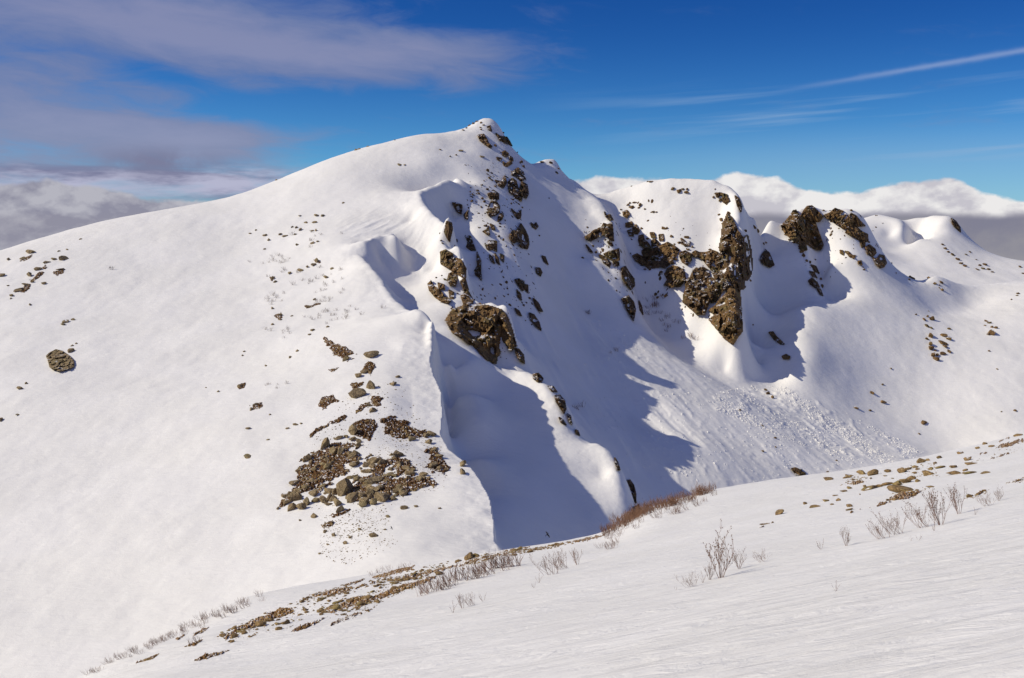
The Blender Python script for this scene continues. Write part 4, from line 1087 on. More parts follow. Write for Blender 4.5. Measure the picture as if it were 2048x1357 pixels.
def cluster(T, L, V, what, where, group, cat='rock', name='rock', **k):
    L = sorted(L)
    for i, r in enumerate(L):
        px, py, w = r[:3]
        o_ = ORD[i] + ('' if i == 0 else ' from the left')
        place(T, px, py, w, V[rnd.randrange(len(V))], '%s, %s %s' % (what, o_, where), cat, group, name, asp=r[3] if len(r) > 3 else None, **k)


# blocks of the rubble field, from the photograph: px, py, width
cluster(M, [(600, 942, 14), (606, 948, 12), (572, 1008, 16), (556, 1018, 8), (590, 1000, 26, 1.2), (585, 1018, 22), (604, 1018, 18, 1.6), (614, 1008, 18, 1.4), (596, 985, 20), (612, 978, 16), (622, 966, 18), (628, 990, 22), (630, 1003, 18)], BV,
        'grey-green block', 'in the lowest left cluster of the rubble', 'blocks of the rubble field', 'boulder', 'boulder')
cluster(M, [(652, 895, 20, 2.0), (668, 905, 22), (682, 906, 22), (700, 910, 18), (655, 922, 16), (665, 930, 14), (706, 868, 18, 2.0), (708, 880, 16), (742, 712, 28), (728, 745, 16), (716, 754, 14), (743, 776, 20, 1.5), (712, 794, 30), (722, 788, 18), (787, 769, 12), (795, 755, 10),
            (738, 812, 12), (745, 822, 16), (693, 720, 16), (862, 870, 16), (852, 872, 12), (822, 880, 14), (858, 887, 15), (810, 860, 10)], BV,
        'grey block', 'in the upper half of the rubble', 'blocks of the rubble field', 'boulder', 'boulder')
cluster(M, [(690, 985, 44, 1.3), (705, 1000, 26), (676, 1010, 22), (682, 1022, 18), (660, 985, 22), (668, 1000, 18), (745, 965, 36, .6), (755, 980, 34, .6), (740, 990, 26), (765, 1000, 30), (730, 1005, 26), (795, 985, 20), (805, 990, 18), (735, 945, 18), (750, 925, 22), (765, 930, 20, 1.2), (725, 1012, 22),
            (790, 918, 16), (800, 935, 22), (815, 940, 18), (745, 935, 14), (785, 1000, 16), (643, 975, 16), (772, 965, 12), (718, 960, 16)], BV,
        'grey-brown block', 'in the lower heap of the rubble', 'blocks of the rubble field', 'boulder', 'boulder')
cluster(M, [(868, 905, 18), (878, 915, 16), (864, 935, 20), (880, 940, 16), (892, 942, 14), (925, 932, 14, 1.6), (925, 948, 18)], BV, 'olive boulder', 'of those by the cornice edge', 'boulders by the cornice edge', 'boulder', 'boulder')
cluster(M, [(629, 1034, 16, .8), (809, 1017, 14), (747, 1073, 16), (600, 1042, 6), (668, 1072, 10), (650, 1064, 8), (775, 1035, 8), (770, 1060, 6), (700, 1076, 8), (655, 1090, 7), (690, 1088, 9), (720, 1060, 8), (832, 1014, 8), (880, 1018, 6), (640, 1108, 5)], BV,
        'small flat stone', 'on the snow below the rubble', 'stones below the rubble')
cluster(M, [(495, 915, 15, .5), (590, 850, 12, .6), (575, 858, 7), (496, 858, 9), (603, 848, 6), (540, 830, 5), (537, 880, 7, .5), (436, 784, 6), (412, 776, 4), (580, 716, 8, .6), (532, 732, 8, .6), (488, 704, 6), (485, 712, 5), (595, 703, 7), (480, 775, 14), (512, 812, 16, .5), (503, 820, 9)], BV,
        'small brown stone', 'scattered on the open dome', 'stones on the open dome')
cluster(M, [(40, 778, 16, .5), (52, 768, 7), (36, 830, 9, .4), (0, 842, 12), (145, 692, 6), (152, 688, 5), (141, 703, 13), (132, 645, 14, .5), (146, 640, 8), (126, 650, 8), (60, 610, 7), (62, 506, 22, .5), (45, 518, 14, .4), (92, 526, 14, .5), (108, 520, 10), (125, 520, 16), (124, 540, 16, .5), (75, 540, 12), (60, 552, 12, 1.2),
            (52, 570, 14, .5), (40, 582, 18, .6), (24, 592, 8), (2, 553, 14), (88, 568, 9), (16, 572, 5), (65, 565, 6), (118, 503, 8, .5), (134, 500, 6), (161, 479, 8, .4), (18, 520, 7), (22, 598, 5)], BV,
        'brown stone', 'on the left part of the dome', 'stones on the left dome')
cluster(M, [(600, 432, 8, .5), (632, 431, 14, .4), (645, 433, 8), (612, 446, 9, .5), (628, 446, 10, .5), (593, 456, 7), (585, 455, 6), (600, 461, 8), (625, 462, 8, .5), (632, 462, 6), (560, 470, 7), (530, 472, 9), (538, 481, 8), (570, 473, 10, .5), (590, 470, 6), (594, 491, 7), (626, 487, 8), (635, 484, 6), (512, 461, 5), (500, 468, 5), (530, 499, 5), (634, 523, 12),
            (628, 531, 9), (602, 541, 14, .4), (580, 547, 9), (545, 558, 10), (550, 565, 7), (615, 535, 7), (652, 556, 10), (545, 618, 8), (560, 632, 10), (560, 640, 7), (545, 650, 7), (618, 615, 12, .6), (625, 662, 8), (619, 670, 7), (630, 600, 6), (583, 633, 5), (665, 538, 7), (655, 655, 7)], BV,
        'small dark stone', 'on the upper right of the dome', 'stones on the upper dome')
cluster(M, [(800, 330, 8, .3), (809, 330, 7, .3), (686, 406, 7, .4), (920, 302, 10, .4), (963, 314, 9, .5), (912, 311, 5), (900, 314, 4), (880, 300, 5), (790, 277, 4), (718, 296, 7, .5), (735, 291, 7, .5), (553, 357, 5), (712, 301, 6)], BV,
        'tiny brown stone', 'on the summit snow field', 'stones on the summit snow field')
cluster(M, [(926, 261, 7, .5), (933, 257, 6), (939, 252, 7), (947, 248, 7), (953, 244, 7, .6), (962, 246, 6), (967, 251, 5), (961, 256, 4), (962, 260, 5), (990, 292, 6), (1006, 265, 6), (1016, 266, 5), (1001, 306, 3), (1034, 306, 3, 2.), (1040, 327, 4, 2.)], RV,
        'small brown rock', 'on the summit cone', 'small rocks on the summit')
cluster(M, [(941, 376, 4), (940, 384, 5), (946, 391, 6), (943, 403, 6, 1.5), (954, 382, 8), (958, 388, 7), (963, 371, 6), (978, 357, 7), (983, 361, 7), (975, 343, 8, 1.4), (983, 347, 5), (964, 398, 8), (968, 404, 6, 1.5), (972, 412, 5), (990, 374, 7), (974, 380, 7), (987, 398, 5), (958, 456, 8, .4), (970, 452, 10, .5),
            (1025, 400, 5), (1032, 405, 5), (1022, 408, 5), (1037, 409, 6), (1044, 416, 5), (1030, 397, 5), (1036, 341, 7, 1.4), (1042, 325, 5, 2.), (1046, 334, 5, 2.), (1025, 346, 7)], DV,
        'small dark rock', 'on the summit buttress', 'small rocks on the buttress')
cluster(M, [(914, 484, 6, 1.8), (985, 498, 6), (998, 474, 5, 1.8), (1006, 481, 5, 1.8), (984, 453, 7, 1.2), (1078, 472, 4, 1.6), (1057, 509, 4), (1065, 484, 3), (1003, 545, 5, 2.4), (1012, 566, 5, 2.2), (1014, 578, 4, 2.), (1016, 590, 5), (1008, 593, 7, .6), (965, 580, 6, 1.6), (1058, 597, 5, 1.6), (1052, 606, 5), (1063, 650, 5), (1047, 612, 5, 1.6),
            (990, 597, 6), (948, 600, 6), (885, 487, 5), (880, 467, 4), (882, 482, 5), (873, 556, 5), (884, 552, 4), (890, 561, 8), (915, 588, 5), (1165, 517, 6, 1.4), (1192, 506, 6, 1.4), (1186, 493, 6), (1169, 465, 4), (1098, 397, 5, .6), (909, 491, 3)], DV,
        'little dark rock', 'in the shaded face', 'small rocks in the shaded face')
cluster(M, [(1346, 378, 9), (1358, 383, 10), (1366, 379, 7), (1374, 379, 7), (1373, 386, 9), (1260, 407, 6), (1256, 411, 7), (1268, 406, 7), (1273, 406, 4), (1281, 411, 8), (1278, 416, 6), (1263, 416, 10), (1290, 419, 5), (1304, 425, 5), (1308, 425, 5), (1313, 425, 5), (1242, 420, 6), (1295, 364, 4), (1301, 364, 9, .4), (1263, 373, 5, .4),
            (1326, 457, 9), (1333, 458, 7), (1343, 474, 9), (1374, 476, 9), (1358, 486, 7), (1364, 489, 8), (1427, 395, 5), (1434, 393, 6), (1430, 379, 4), (1440, 402, 7), (1284, 458, 5)], RV,
        'small ochre rock', 'on the rounded snow dome', 'small rocks on the snow dome')
cluster(M, [(1311, 590, 6, 1.6), (1315, 596, 6), (1333, 592, 8), (1326, 590, 5), (1380, 598, 7), (1372, 560, 7), (1366, 540, 7), (1443, 440, 8), (1438, 430, 6), (1447, 448, 8), (1458, 428, 9, 1.4), (1490, 462, 6, 1.4), (1508, 455, 8), (1515, 462, 7), (1527, 488, 6), (1532, 486, 6), (1452, 490, 7), (1456, 500, 7), (1449, 470, 7), (1500, 562, 6), (1506, 650, 4),
            (1300, 540, 8), (1322, 545, 9), (1310, 532, 8), (1345, 528, 9), (1352, 520, 8), (1384, 495, 6), (1420, 500, 6), (1478, 598, 5, 1.6), (1473, 585, 6), (1376, 500, 8), (1295, 478, 6), (1290, 540, 6)], RV,
        'small brown rock', 'among the dome cliffs', 'small rocks among the dome cliffs')
cluster(M, [(1604, 504, 8, 1.4), (1607, 512, 7, 1.4), (1613, 522, 7), (1619, 525, 6, 1.6), (1626, 535, 7), (1630, 520, 5), (1636, 547, 5, 1.6), (1641, 560, 5, 2.), (1643, 573, 5, 2.), (1572, 470, 8), (1580, 480, 8), (1588, 486, 7), (1566, 460, 7), (1647, 422, 6), (1702, 422, 6), (1660, 419, 4), (1678, 414, 4), (1728, 540, 5), (1726, 535, 4), (1756, 524, 6),
            (1790, 520, 6), (1783, 518, 4), (1796, 525, 6), (1792, 547, 5), (1820, 553, 8), (1825, 558, 8), (1818, 560, 6), (1858, 552, 7), (1824, 541, 6), (1832, 546, 4), (1737, 485, 6)], RV,
        'small brown rock', 'along the pinnacle ridge', 'small rocks along the pinnacle ridge')
cluster(M, [(1869, 568, 8), (1882, 566, 9), (1884, 581, 9), (1878, 576, 4), (1879, 571, 4), (1855, 634, 6), (1848, 640, 9), (1864, 640, 10, 1.2), (1853, 653, 12, .7), (1862, 657, 7), (1860, 673, 11, 1.3), (1853, 679, 8), (1898, 659, 7), (1886, 672, 14, .6), (1896, 678, 13, .7), (1885, 687, 15, .6), (1890, 694, 12, .6), (1898, 704, 8), (1885, 709, 12, 1.2), (1866, 712, 9, 1.6),
            (1872, 720, 10, 1.3), (1861, 698, 14), (1860, 690, 10, 1.4), (1874, 711, 7), (1870, 702, 6), (1832, 630, 4), (1857, 623, 3)], RV,
        'ochre rock', 'of the right bowl, in the lit v-shaped cluster', 'rocks in the right bowl')
cluster(M, [(1972, 643, 7, .6), (1979, 647, 8), (1984, 655, 7), (1992, 657, 8), (1982, 668, 18, .7), (1977, 670, 8), (1970, 652, 4)], RV, 'ochre rock', 'in the small rightmost cluster of the bowl', 'rocks at the right edge of the bowl')
cluster(M, [(2036, 588, 7), (2034, 592, 5), (2023, 600, 4), (1978, 703, 5), (1994, 739, 4), (2030, 822, 8), (2003, 824, 4), (1848, 846, 14, .5), (1743, 786, 11, .6), (1765, 805, 11, .6), (1712, 817, 13, .6), (1740, 822, 6), (1765, 770, 5), (1782, 738, 5), (1531, 781, 7), (1545, 796, 7), (1525, 903, 7), (1551, 895, 5), (1550, 877, 6), (1480, 821, 6), (1536, 788, 8), (1525, 852, 8, .4),
            (1838, 868, 7, .5), (1655, 945, 6), (1673, 922, 5)], RV, 'lone little rock', 'scattered over the sunny bowl floor', 'lone rocks in the bowl')
cluster(R, [(1885, 490, 6), (1890, 498, 7), (1897, 505, 8), (1905, 510, 8), (1915, 520, 8), (1922, 528, 9, .6), (1930, 533, 8), (1940, 505, 7, .6), (1932, 510, 6), (1955, 540, 8, .6), (1965, 538, 9, .6), (1970, 530, 10, .7), (1978, 540, 10, .7), (1985, 545, 7), (1960, 532, 6), (1952, 520, 4), (2040, 535, 7), (1765, 447, 5, .3), (1752, 455, 5, .3), (1745, 462, 5, .3), (1752, 432, 7, .5), (2046, 548, 5)], DV,
        'tiny rock', 'on the distant ridge', 'rocks on the distant ridge')

# pebbly debris between the blocks: nobody could count it
def gravel(name, label, cat, T, polys, n, w0, w1, mats, dens_fn=None, kind='stuff'):
    import bmesh
    r = np.random.default_rng(len(name) * 7 + n)
    V = []; Fc = []; base = [np.array([(v.co) for v in me.vertices]) for me in mats]; fc = [np.array([p.vertices[:] for p in me.polygons]) for me in mats]
    k = 0; off = 0
    tries = 0
    while k < n and tries < n * 30:
        tries += 1
        poly = polys[r.integers(len(polys))] if not isinstance(polys[0][0], (int, float)) else polys
        P = np.array(poly); px = r.uniform(P[:, 0].min(), P[:, 0].max()); py = r.uniform(P[:, 1].min(), P[:, 1].max())
        if inpoly(np.array([px]), np.array([py]), poly)[0] < 0: continue
        if dens_fn and r.random() > dens_fn(px, py): continue
        y = T.hit(px, py)
        if y is None: continue
        w = w0 + (w1 - w0) * r.random() ** 2.2
        s = w * y / F / 2; x = (px - CX) / F * y
        a = r.uniform(0, 6.28); i = r.integers(len(base))
        B = base[i] * np.array([1, 1, 0.75]) * s
        nr = np.array(T.normal(x, y, max(0.2, s)))
        B = np.stack([B[:, 0] * math.cos(a) - B[:, 1] * math.sin(a), B[:, 0] * math.sin(a) + B[:, 1] * math.cos(a), B[:, 2]], 1)
        B[:, 2] += -(nr[0] * B[:, 0] + nr[1] * B[:, 1]) / max(nr[2], .3)
        V.append(B + np.array([x, y, T.zat(x, y) + s * 0.1])); Fc.append(fc[i] + off); off += len(B); k += 1
    o = mesh_np(name, np.concatenate(V), np.concatenate(Fc), mats[0].materials[0], smooth_=False)
    return tag(o, label, cat, kind=kind)


G1 = variants('gravel_shape', BOULD, 5, 500, 1)
gravel('loose_stones', 'loose frosted stones strewn between the blocks of the rubble field', 'loose stones', M,
       [[(740, 960), (880, 900), (900, 950), (890, 975), (850, 990), (790, 1010), (720, 1015)], [(650, 1030), (770, 1010), (780, 1050), (700, 1080), (640, 1075)], [(640, 1070), (760, 1040), (800, 1090), (700, 1130), (640, 1120)], [(620, 890), (700, 780), (800, 760), (860, 870), (800, 900), (700, 900)],
        [(770, 850), (880, 880), (900, 950), (780, 960)], [(560, 1010), (640, 900), (760, 890), (860, 960), (700, 1030)]], 2600, 1.2, 5.0, G1)

gravel('cliff_chips', 'small broken rock teeth poking through the snow around the cliffs', 'rock chips', M,
       [[(930, 330), (1050, 320), (1060, 420), (1040, 500), (960, 480), (930, 400)], [(860, 560), (940, 520), (1050, 700), (1000, 730), (900, 650)], [(960, 480), (1060, 500), (1090, 660), (1000, 640)], [(1165, 440), (1240, 440), (1275, 630), (1240, 600), (1170, 490)],
        [(1240, 400), (1300, 400), (1480, 500), (1500, 560), (1480, 680), (1380, 640), (1260, 540)], [(1560, 420), (1740, 410), (1780, 530), (1700, 520), (1650, 590), (1600, 520)]], 620, 2.0, 7.5, DV)
rr = random.Random(17)
RP = [(560, 1015), (590, 950), (640, 890), (690, 870), (760, 880), (800, 905), (835, 935), (865, 960), (830, 985), (760, 1010), (690, 1020), (610, 1020)]
k = 0
while k < 95:
    px, py = rr.uniform(550, 870), rr.uniform(860, 1025)
    if inpoly(np.array([px]), np.array([py]), RP)[0] < 0: continue
    if float(fbm(np.array([px / 40.0]), np.array([py / 30.0]), 2, 5)[0]) < -0.12: continue
    k += 1
    place(M, px, py, 8 + 14 * rr.random() ** 1.6, BV[rnd.randrange(8)], 'grey-brown block among many in the heap of the rubble field', 'boulder', 'heaped blocks of the rubble field', 'boulder', asp=rr.uniform(.6, 1.2))

SNB = variants('snow_block_shape', SNOW_FAR, 6, 700, 1)
gravel('avalanche_debris', 'broken snow blocks of a small avalanche spread over the bowl floor', 'avalanche debris', M, [DEBRIS, DEBRIS, DEBRIS, FAN], 3800, 1.6, 7.0, SNB,
       lambda px, py: 0.25 + 1.1 * float(fbm(np.array([px / 70.0 - py / 90.0]), np.array([py / 26.0 - px / 40.0]), 2, 15)[0]) + (0.2 if py > 770 else 0))
cluster(M, [(1084, 325, 9, .7), (1101, 326, 7), (1113, 346, 10, .6), (1117, 338, 5)], DV, 'dark rock', 'on the snowy knob right of the summit', 'rocks on the skyline knob')
# ------------------------------------------------------------------ near slope: turf, stones
TF = [
 [(760, 1162), (900, 1128), (1000, 1105), (1000, 1112), (900, 1142), (800, 1168)], [(1000, 1105), (1100, 1091), (1200, 1071), (1195, 1079), (1100, 1099), (1010, 1113)], [(640, 1217), (740, 1190), (860, 1150), (905, 1143), (860, 1167), (760, 1202), (660, 1230)],
 [(680, 1172), (700, 1166), (730, 1158), (728, 1161), (700, 1172)],
 [(595, 1203), (620, 1190), (670, 1176), (735, 1165), (775, 1153), (760, 1168), (700, 1185), (665, 1195), (630, 1197), (600, 1206)],
 [(440, 1276), (470, 1255), (510, 1235), (560, 1215), (600, 1212), (590, 1228), (560, 1240), (520, 1255), (480, 1268), (452, 1284)],
 [(280, 1350), (330, 1327), (400, 1303), (440, 1284), (455, 1282), (430, 1297), (390, 1310), (330, 1332), (285, 1353)],
 [(385, 1268), (402, 1258), (418, 1255), (412, 1262), (390, 1272)], [(350, 1278), (368, 1270), (373, 1272), (355, 1281)], [(368, 1295), (395, 1283), (405, 1280), (390, 1292)], [(272, 1327), (300, 1315), (318, 1308), (305, 1319)],
 [(388, 1322), (410, 1310), (430, 1307), (460, 1301), (440, 1310), (405, 1321)],
 [(655, 1256), (665, 1243), (690, 1235), (720, 1222), (760, 1208), (740, 1224), (700, 1240), (675, 1250)], [(575, 1266), (600, 1253), (640, 1240), (655, 1233), (630, 1251), (600, 1263)], [(700, 1196), (730, 1192), (742, 1206), (722, 1214), (700, 1206)],
 [(740, 1155), (775, 1143), (800, 1136), (830, 1131), (826, 1140), (790, 1150), (755, 1162)], [(1130, 1086), (1170, 1077), (1215, 1067), (1200, 1076), (1160, 1084)], [(1000, 1103), (1040, 1094), (1060, 1094), (1030, 1103)],
 [(1690, 968), (1720, 960), (1735, 964), (1700, 972)], [(1770, 1002), (1800, 985), (1830, 985), (1850, 980), (1830, 993), (1795, 1003)], [(1740, 1016), (1765, 1005), (1780, 1004), (1760, 1014)], [(1986, 900), (2005, 888), (2048, 877), (2046, 884), (2010, 897)],
 [(1980, 918), (2010, 908), (2025, 905), (2005, 914)], [(1935, 997), (1955, 985), (1968, 981), (1958, 992)], [(2015, 966), (2048, 957), (2048, 961), (2025, 967)], [(1520, 1056), (1540, 1046), (1550, 1045), (1530, 1054)], [(1690, 1028), (1710, 1020), (1720, 1019), (1705, 1027)],
 [(1940, 915), (1965, 906), (1985, 902), (1962, 911)], [(1992, 885), (2015, 874), (2020, 876), (2000, 884)],
]
tn = ['golden, running along the crest left of the twiggy strip', 'golden and thin, along the crest beneath the shaded gully', 'golden, through the middle of the scree', 'thin, highest at the left end of the crest', 'long and wide along the top of the scree', 'broadest, in the middle of the lower scree', 'long thin line running down to the bottom edge', 'short, left of the broadest one', 'tiny, far left above the long line', 'small, between the shrubs and the long line',
      'thin, leftmost near the bottom', 'under the long line at the bottom', 'grassy, right of centre at the lower edge of the scree', 'thin, below the middle stones', 'around the centre stones', 'on the crest left of the big crest stone', 'on the crest by the red shrubs', 'on the crest under the cornice foot',
      'small, left end of the right stone field', 'widest, under the slab of the right stone field', 'below left of the slab', 'long, at the right picture edge', 'thin, below the right edge turf', 'under the two small stones above the shrubs', 'thin, far right above the shrubs', 'below the pyramid stone',
      'small, left below the stone field', 'thin, in the upper right stones', 'topmost at the right crest']
for poly, w in zip(TF, tn):
    patch('dead brown turf patch ' + w, poly, 0.07, N, TURF, 'turf patches on the near slope', 'turf patch', 'turf_patch', 0.42, 0.7, 0.75)

cluster(N, [(1560, 1029, 24, .9)], SV, 'pyramid-shaped ochre stone alone', 'on the near snow slope', 'stones of the right stone field', 'stone', 'stone', tilt=0.1)
cluster(N, [(1723, 949, 20), (1749, 950, 20), (1777, 945, 14), (1806, 945, 26), (1816, 940, 16), (1843, 926, 18, 1.2), (1856, 922, 11), (1879, 917, 14), (1920, 908, 12), (1971, 889, 10), (1984, 894, 12, .6), (1955, 898, 10), (2038, 872, 18, .5), (1936, 921, 22, .6), (1942, 929, 24, .35), (1883, 936, 20, .5), (1907, 936, 20),
            (1908, 949, 30, .5), (1932, 942, 10), (1937, 948, 28, .4), (1971, 947, 16, .4), (1857, 951, 20), (1849, 945, 10), (1698, 953, 16, .5), (1707, 961, 8), (1658, 960, 20, .4), (1694, 956, 18, .4), (1742, 958, 8), (1770, 953, 8), (1830, 936, 10), (1836, 940, 8), (1862, 940, 10), (1830, 948, 9), (1870, 928, 8)], SV,
        'ochre stone', 'in the upper rows of the right stone field', 'stones of the right stone field', 'stone', 'stone', tilt=0.15)
cluster(N, [(1811, 966, 26, 1.), (1824, 960, 18), (1836, 964, 11), (1795, 971, 18), (1806, 984, 46, .5), (1777, 970, 22, .5), (1757, 975, 18, .6), (1737, 980, 34, .4), (1861, 975, 18, .4), (1700, 978, 10), (1689, 984, 16, .5), (1969, 983, 11), (1955, 991, 9), (1940, 995, 12), (1698, 1021, 16, .6), (1700, 1014, 12),
            (1530, 1049, 20, .25), (1629, 1015, 22, .4), (1653, 1003, 20, .4), (1678, 1002, 10), (1611, 1009, 10), (1671, 992, 12, .4), (1790, 1001, 9), (1800, 996, 10), (1775, 1002, 8), (1825, 985, 9), (1835, 982, 8), (1813, 992, 8), (1729, 974, 8), (1665, 1010, 8), (1720, 990, 6), (1785, 958, 7)], SV,
        'yellow-brown stone', 'in the lower rows of the right stone field', 'stones of the right stone field', 'stone', 'stone', tilt=0.15)

BAND = [(420, 1276), (500, 1240), (600, 1200), (700, 1166), (770, 1148), (860, 1131), (1000, 1103), (1100, 1091), (1210, 1069), (1190, 1080), (1060, 1104), (980, 1122), (905, 1148), (850, 1175), (780, 1200), (720, 1228), (650, 1248), (560, 1262), (470, 1288)]
BL = [(860, 1131), (980, 1108), (1100, 1091), (1200, 1071), (1160, 1086), (1060, 1104), (990, 1118), (900, 1140)]


def dband(px, py):
    n = float(fbm(np.array([px / 60.0]), np.array([py / 22.0 + px / 60.0]), 3, 91)[0])
    return min(1.0, max(0.03, 0.45 + n * 1.6))


L = []
rr = random.Random(5)
L += [(940, 1118, 22, 1.1), (952, 1114, 16), (560, 1259, 14), (572, 1248, 18), (668, 1222, 20), (700, 1205, 16), (735, 1200, 24, .9), (720, 1212, 18), (604, 1205, 10), (610, 1222, 12), (640, 1225, 14), (520, 1252, 22), (540, 1243, 18), (470, 1275, 16), (790, 1180, 16), (830, 1160, 14), (880, 1150, 16), (1062, 1105, 12), (1030, 1112, 12)]
while len(L) < 255:
    px, py = rr.uniform(420, 1210), rr.uniform(1069, 1290)
    dd = inpoly(np.array([px]), np.array([py]), BAND)[0]
    if dd > 0 and rr.random() < dband(px, py): L.append((px, py, 4.5 + 11 * rr.random() ** 2.5, rr.uniform(0.5, 0.9)))
for px, py, w, *k in L:
    place(N, px, py, w, SV[rnd.randrange(len(SV))], 'small ochre stone in the scree band along the near crest', 'stone', 'stones of the near scree band', 'stone', asp=k[0] if k else None, tilt=0.2)
G2 = variants('chip_shape', STONE, 5, 600, 1)
gravel('scree', 'fine brown scree chips filling the stone band of the near slope', 'scree', N, [BAND, BAND, BL] + TF[:5] + TF[9:15], 4200, 2.0, 7.5, G2, dband)
gravel('rock_chips', 'reddish rock chips around the stones on the right of the near slope', 'rock chips', N,
       [[(1680, 972), (1700, 955), (1740, 955), (1700, 970)], [(1740, 1012), (1790, 985), (1860, 972), (1820, 998), (1770, 1008)], [(1940, 925), (2000, 900), (2048, 880), (2048, 900), (1990, 920)], [(1800, 935), (1870, 925), (1880, 955), (1810, 955)], [(1920, 1000), (1960, 982), (1985, 978), (1960, 996)], [(2010, 968), (2048, 955), (2048, 966)]], 330, 2.0, 6.0, G2)


# ------------------------------------------------------------------ leafless shrubs
def twig_mat(name, a, b_):
    m, nb, p = mat(name)
    oi = nb.new('ShaderNodeObjectInfo')
    nb.l.new(nb.mix(oi.outputs['Random'], a, b_), p.inputs['Base Color'])
    p.inputs['Roughness'].default_value = 0.8
    return m


TW = twig_mat('willow bark', (0.19, 0.115, 0.085), (0.30, 0.19, 0.145)); TWR = twig_mat('red brown twigs', (0.18, 0.090, 0.050), (0.28, 0.15, 0.085))
TWG = twig_mat('grey twigs', (0.16, 0.12, 0.10), (0.24, 0.19, 0.165)); BUD = twig_mat('dry buds', (0.10, 0.05, 0.03), (0.2, 0.11, 0.06))


def shrub_mesh(seed, stems, spread, lean, rad, mt, levels=2, side=0.0, width=0.0):
    r = random.Random(seed); V = []; Q = []; B = []
    def seg(a, c, ra, rc):
        ax = (c - a).normalized(); u = ax.orthogonal().normalized(); v = ax.cross(u); n0 = len(V)
        for p, q in ((a, ra), (c, rc)):
            for k in range(3):
                t = 2.0944 * k; V.append(p + (u * math.cos(t) + v * math.sin(t)) * q)
        for k in range(3): Q.append((n0 + k, n0 + (k + 1) % 3, n0 + 3 + (k + 1) % 3, n0 + 3 + k))
    def grow(p, d, ln, ra, lev):
        n = 3
        for k in range(n):
            d = (d + Vector((r.uniform(-.22, .22), r.uniform(-.22, .22), r.uniform(0, .18)))).normalized()
            q = p + d * ln / n
            seg(p, q, ra * (1 - k / n * 0.5), ra * (1 - (k + 1) / n * 0.5))
            if lev > 0 and (k > 0 or r.random() < 0.5):
                for _ in range(r.choice((1, 2))):
                    s = (d + Vector((r.uniform(-1, 1), r.uniform(-1, 1), r.uniform(-.1, .6))) * 0.65).normalized()
                    grow(q, s, ln * r.uniform(0.3, 0.55), ra * 0.6, lev - 1)
            p = q
        B.append(p)
    for k in range(stems):
        a = r.uniform(0, 6.28)
        d = Vector((math.cos(a) * spread + lean, math.sin(a) * spread * 0.8, 1)).normalized()
        grow(Vector((r.uniform(-1, 1) * width + math.cos(a) * 0.05, math.sin(a) * 0.05, -0.06)), d, r.uniform(0.55, 1.0), rad, levels)
    me = mesh_np('twigs', np.array([tuple(v) for v in V]), np.array(Q), mt, link=False).data
    bv = []; bf = []
    for p in B:
        n0 = len(bv); s = rad * 1.35
        bv += [p + Vector(t) * s for t in ((1, 0, 0), (-1, 0, 0), (0, 1, 0), (0, -1, 0), (0, 0, 1.6), (0, 0, -1.6))]
        bf += [(n0 + a, n0 + b2, n0 + c) for a, b2, c in ((0, 2, 4), (2, 1, 4), (1, 3, 4), (3, 0, 4), (2, 0, 5), (1, 2, 5), (3, 1, 5), (0, 3, 5))]
    mb = mesh_np('buds', np.array([tuple(v) for v in bv]), np.array(bf), BUD, link=False).data
    return me, mb


TALL = [shrub_mesh(900 + k, 9, 0.38, -0.08, 0.0105, TW) for k in range(3)]
WIDE = [shrub_mesh(910 + k, 13, 0.7, -0.6, 0.0105, TW, width=0.45) for k in range(4)]
TINY = [shrub_mesh(920 + k, 4, 0.5, -0.2, 0.016, TW, 1) for k in range(3)]
DENSE = [shrub_mesh(930 + k, 16, 0.45, 0.0, 0.020, TWR, 1, width=0.6) for k in range(4)]
LOW = [shrub_mesh(940 + k, 10, 0.6, -0.1, 0.022, TWG, 1, width=0.7) for k in range(4)]
LOWB = [shrub_mesh(950 + k, 10, 0.7, -0.5, 0.018, TW, 1, width=0.6) for k in range(4)]


def shrub(T, px, py, hpx, V, label, group, parts=False, cat='shrub', name='bare_shrub'):
    y = T.hit(px, py)
    if y is None or y > 1000: return
    x = (px - CX) / F * y; s = hpx * y / F
    me, mb = V[rnd.randrange(len(V))]
    o = bpy.data.objects.new(name, me); C.objects.link(o)
    o.location = (x, y, T.zat(x, y)); o.scale = (s, s, s * rnd.uniform(.9, 1.1))
    o.rotation_euler = (0, 0, rnd.uniform(-0.5, 0.5))
    tag(o, label, cat, group)
    if parts:
        c = bpy.data.objects.new('buds', mb); C.objects.link(c); c.parent = o; c['kind'] = 'stuff'
    return o


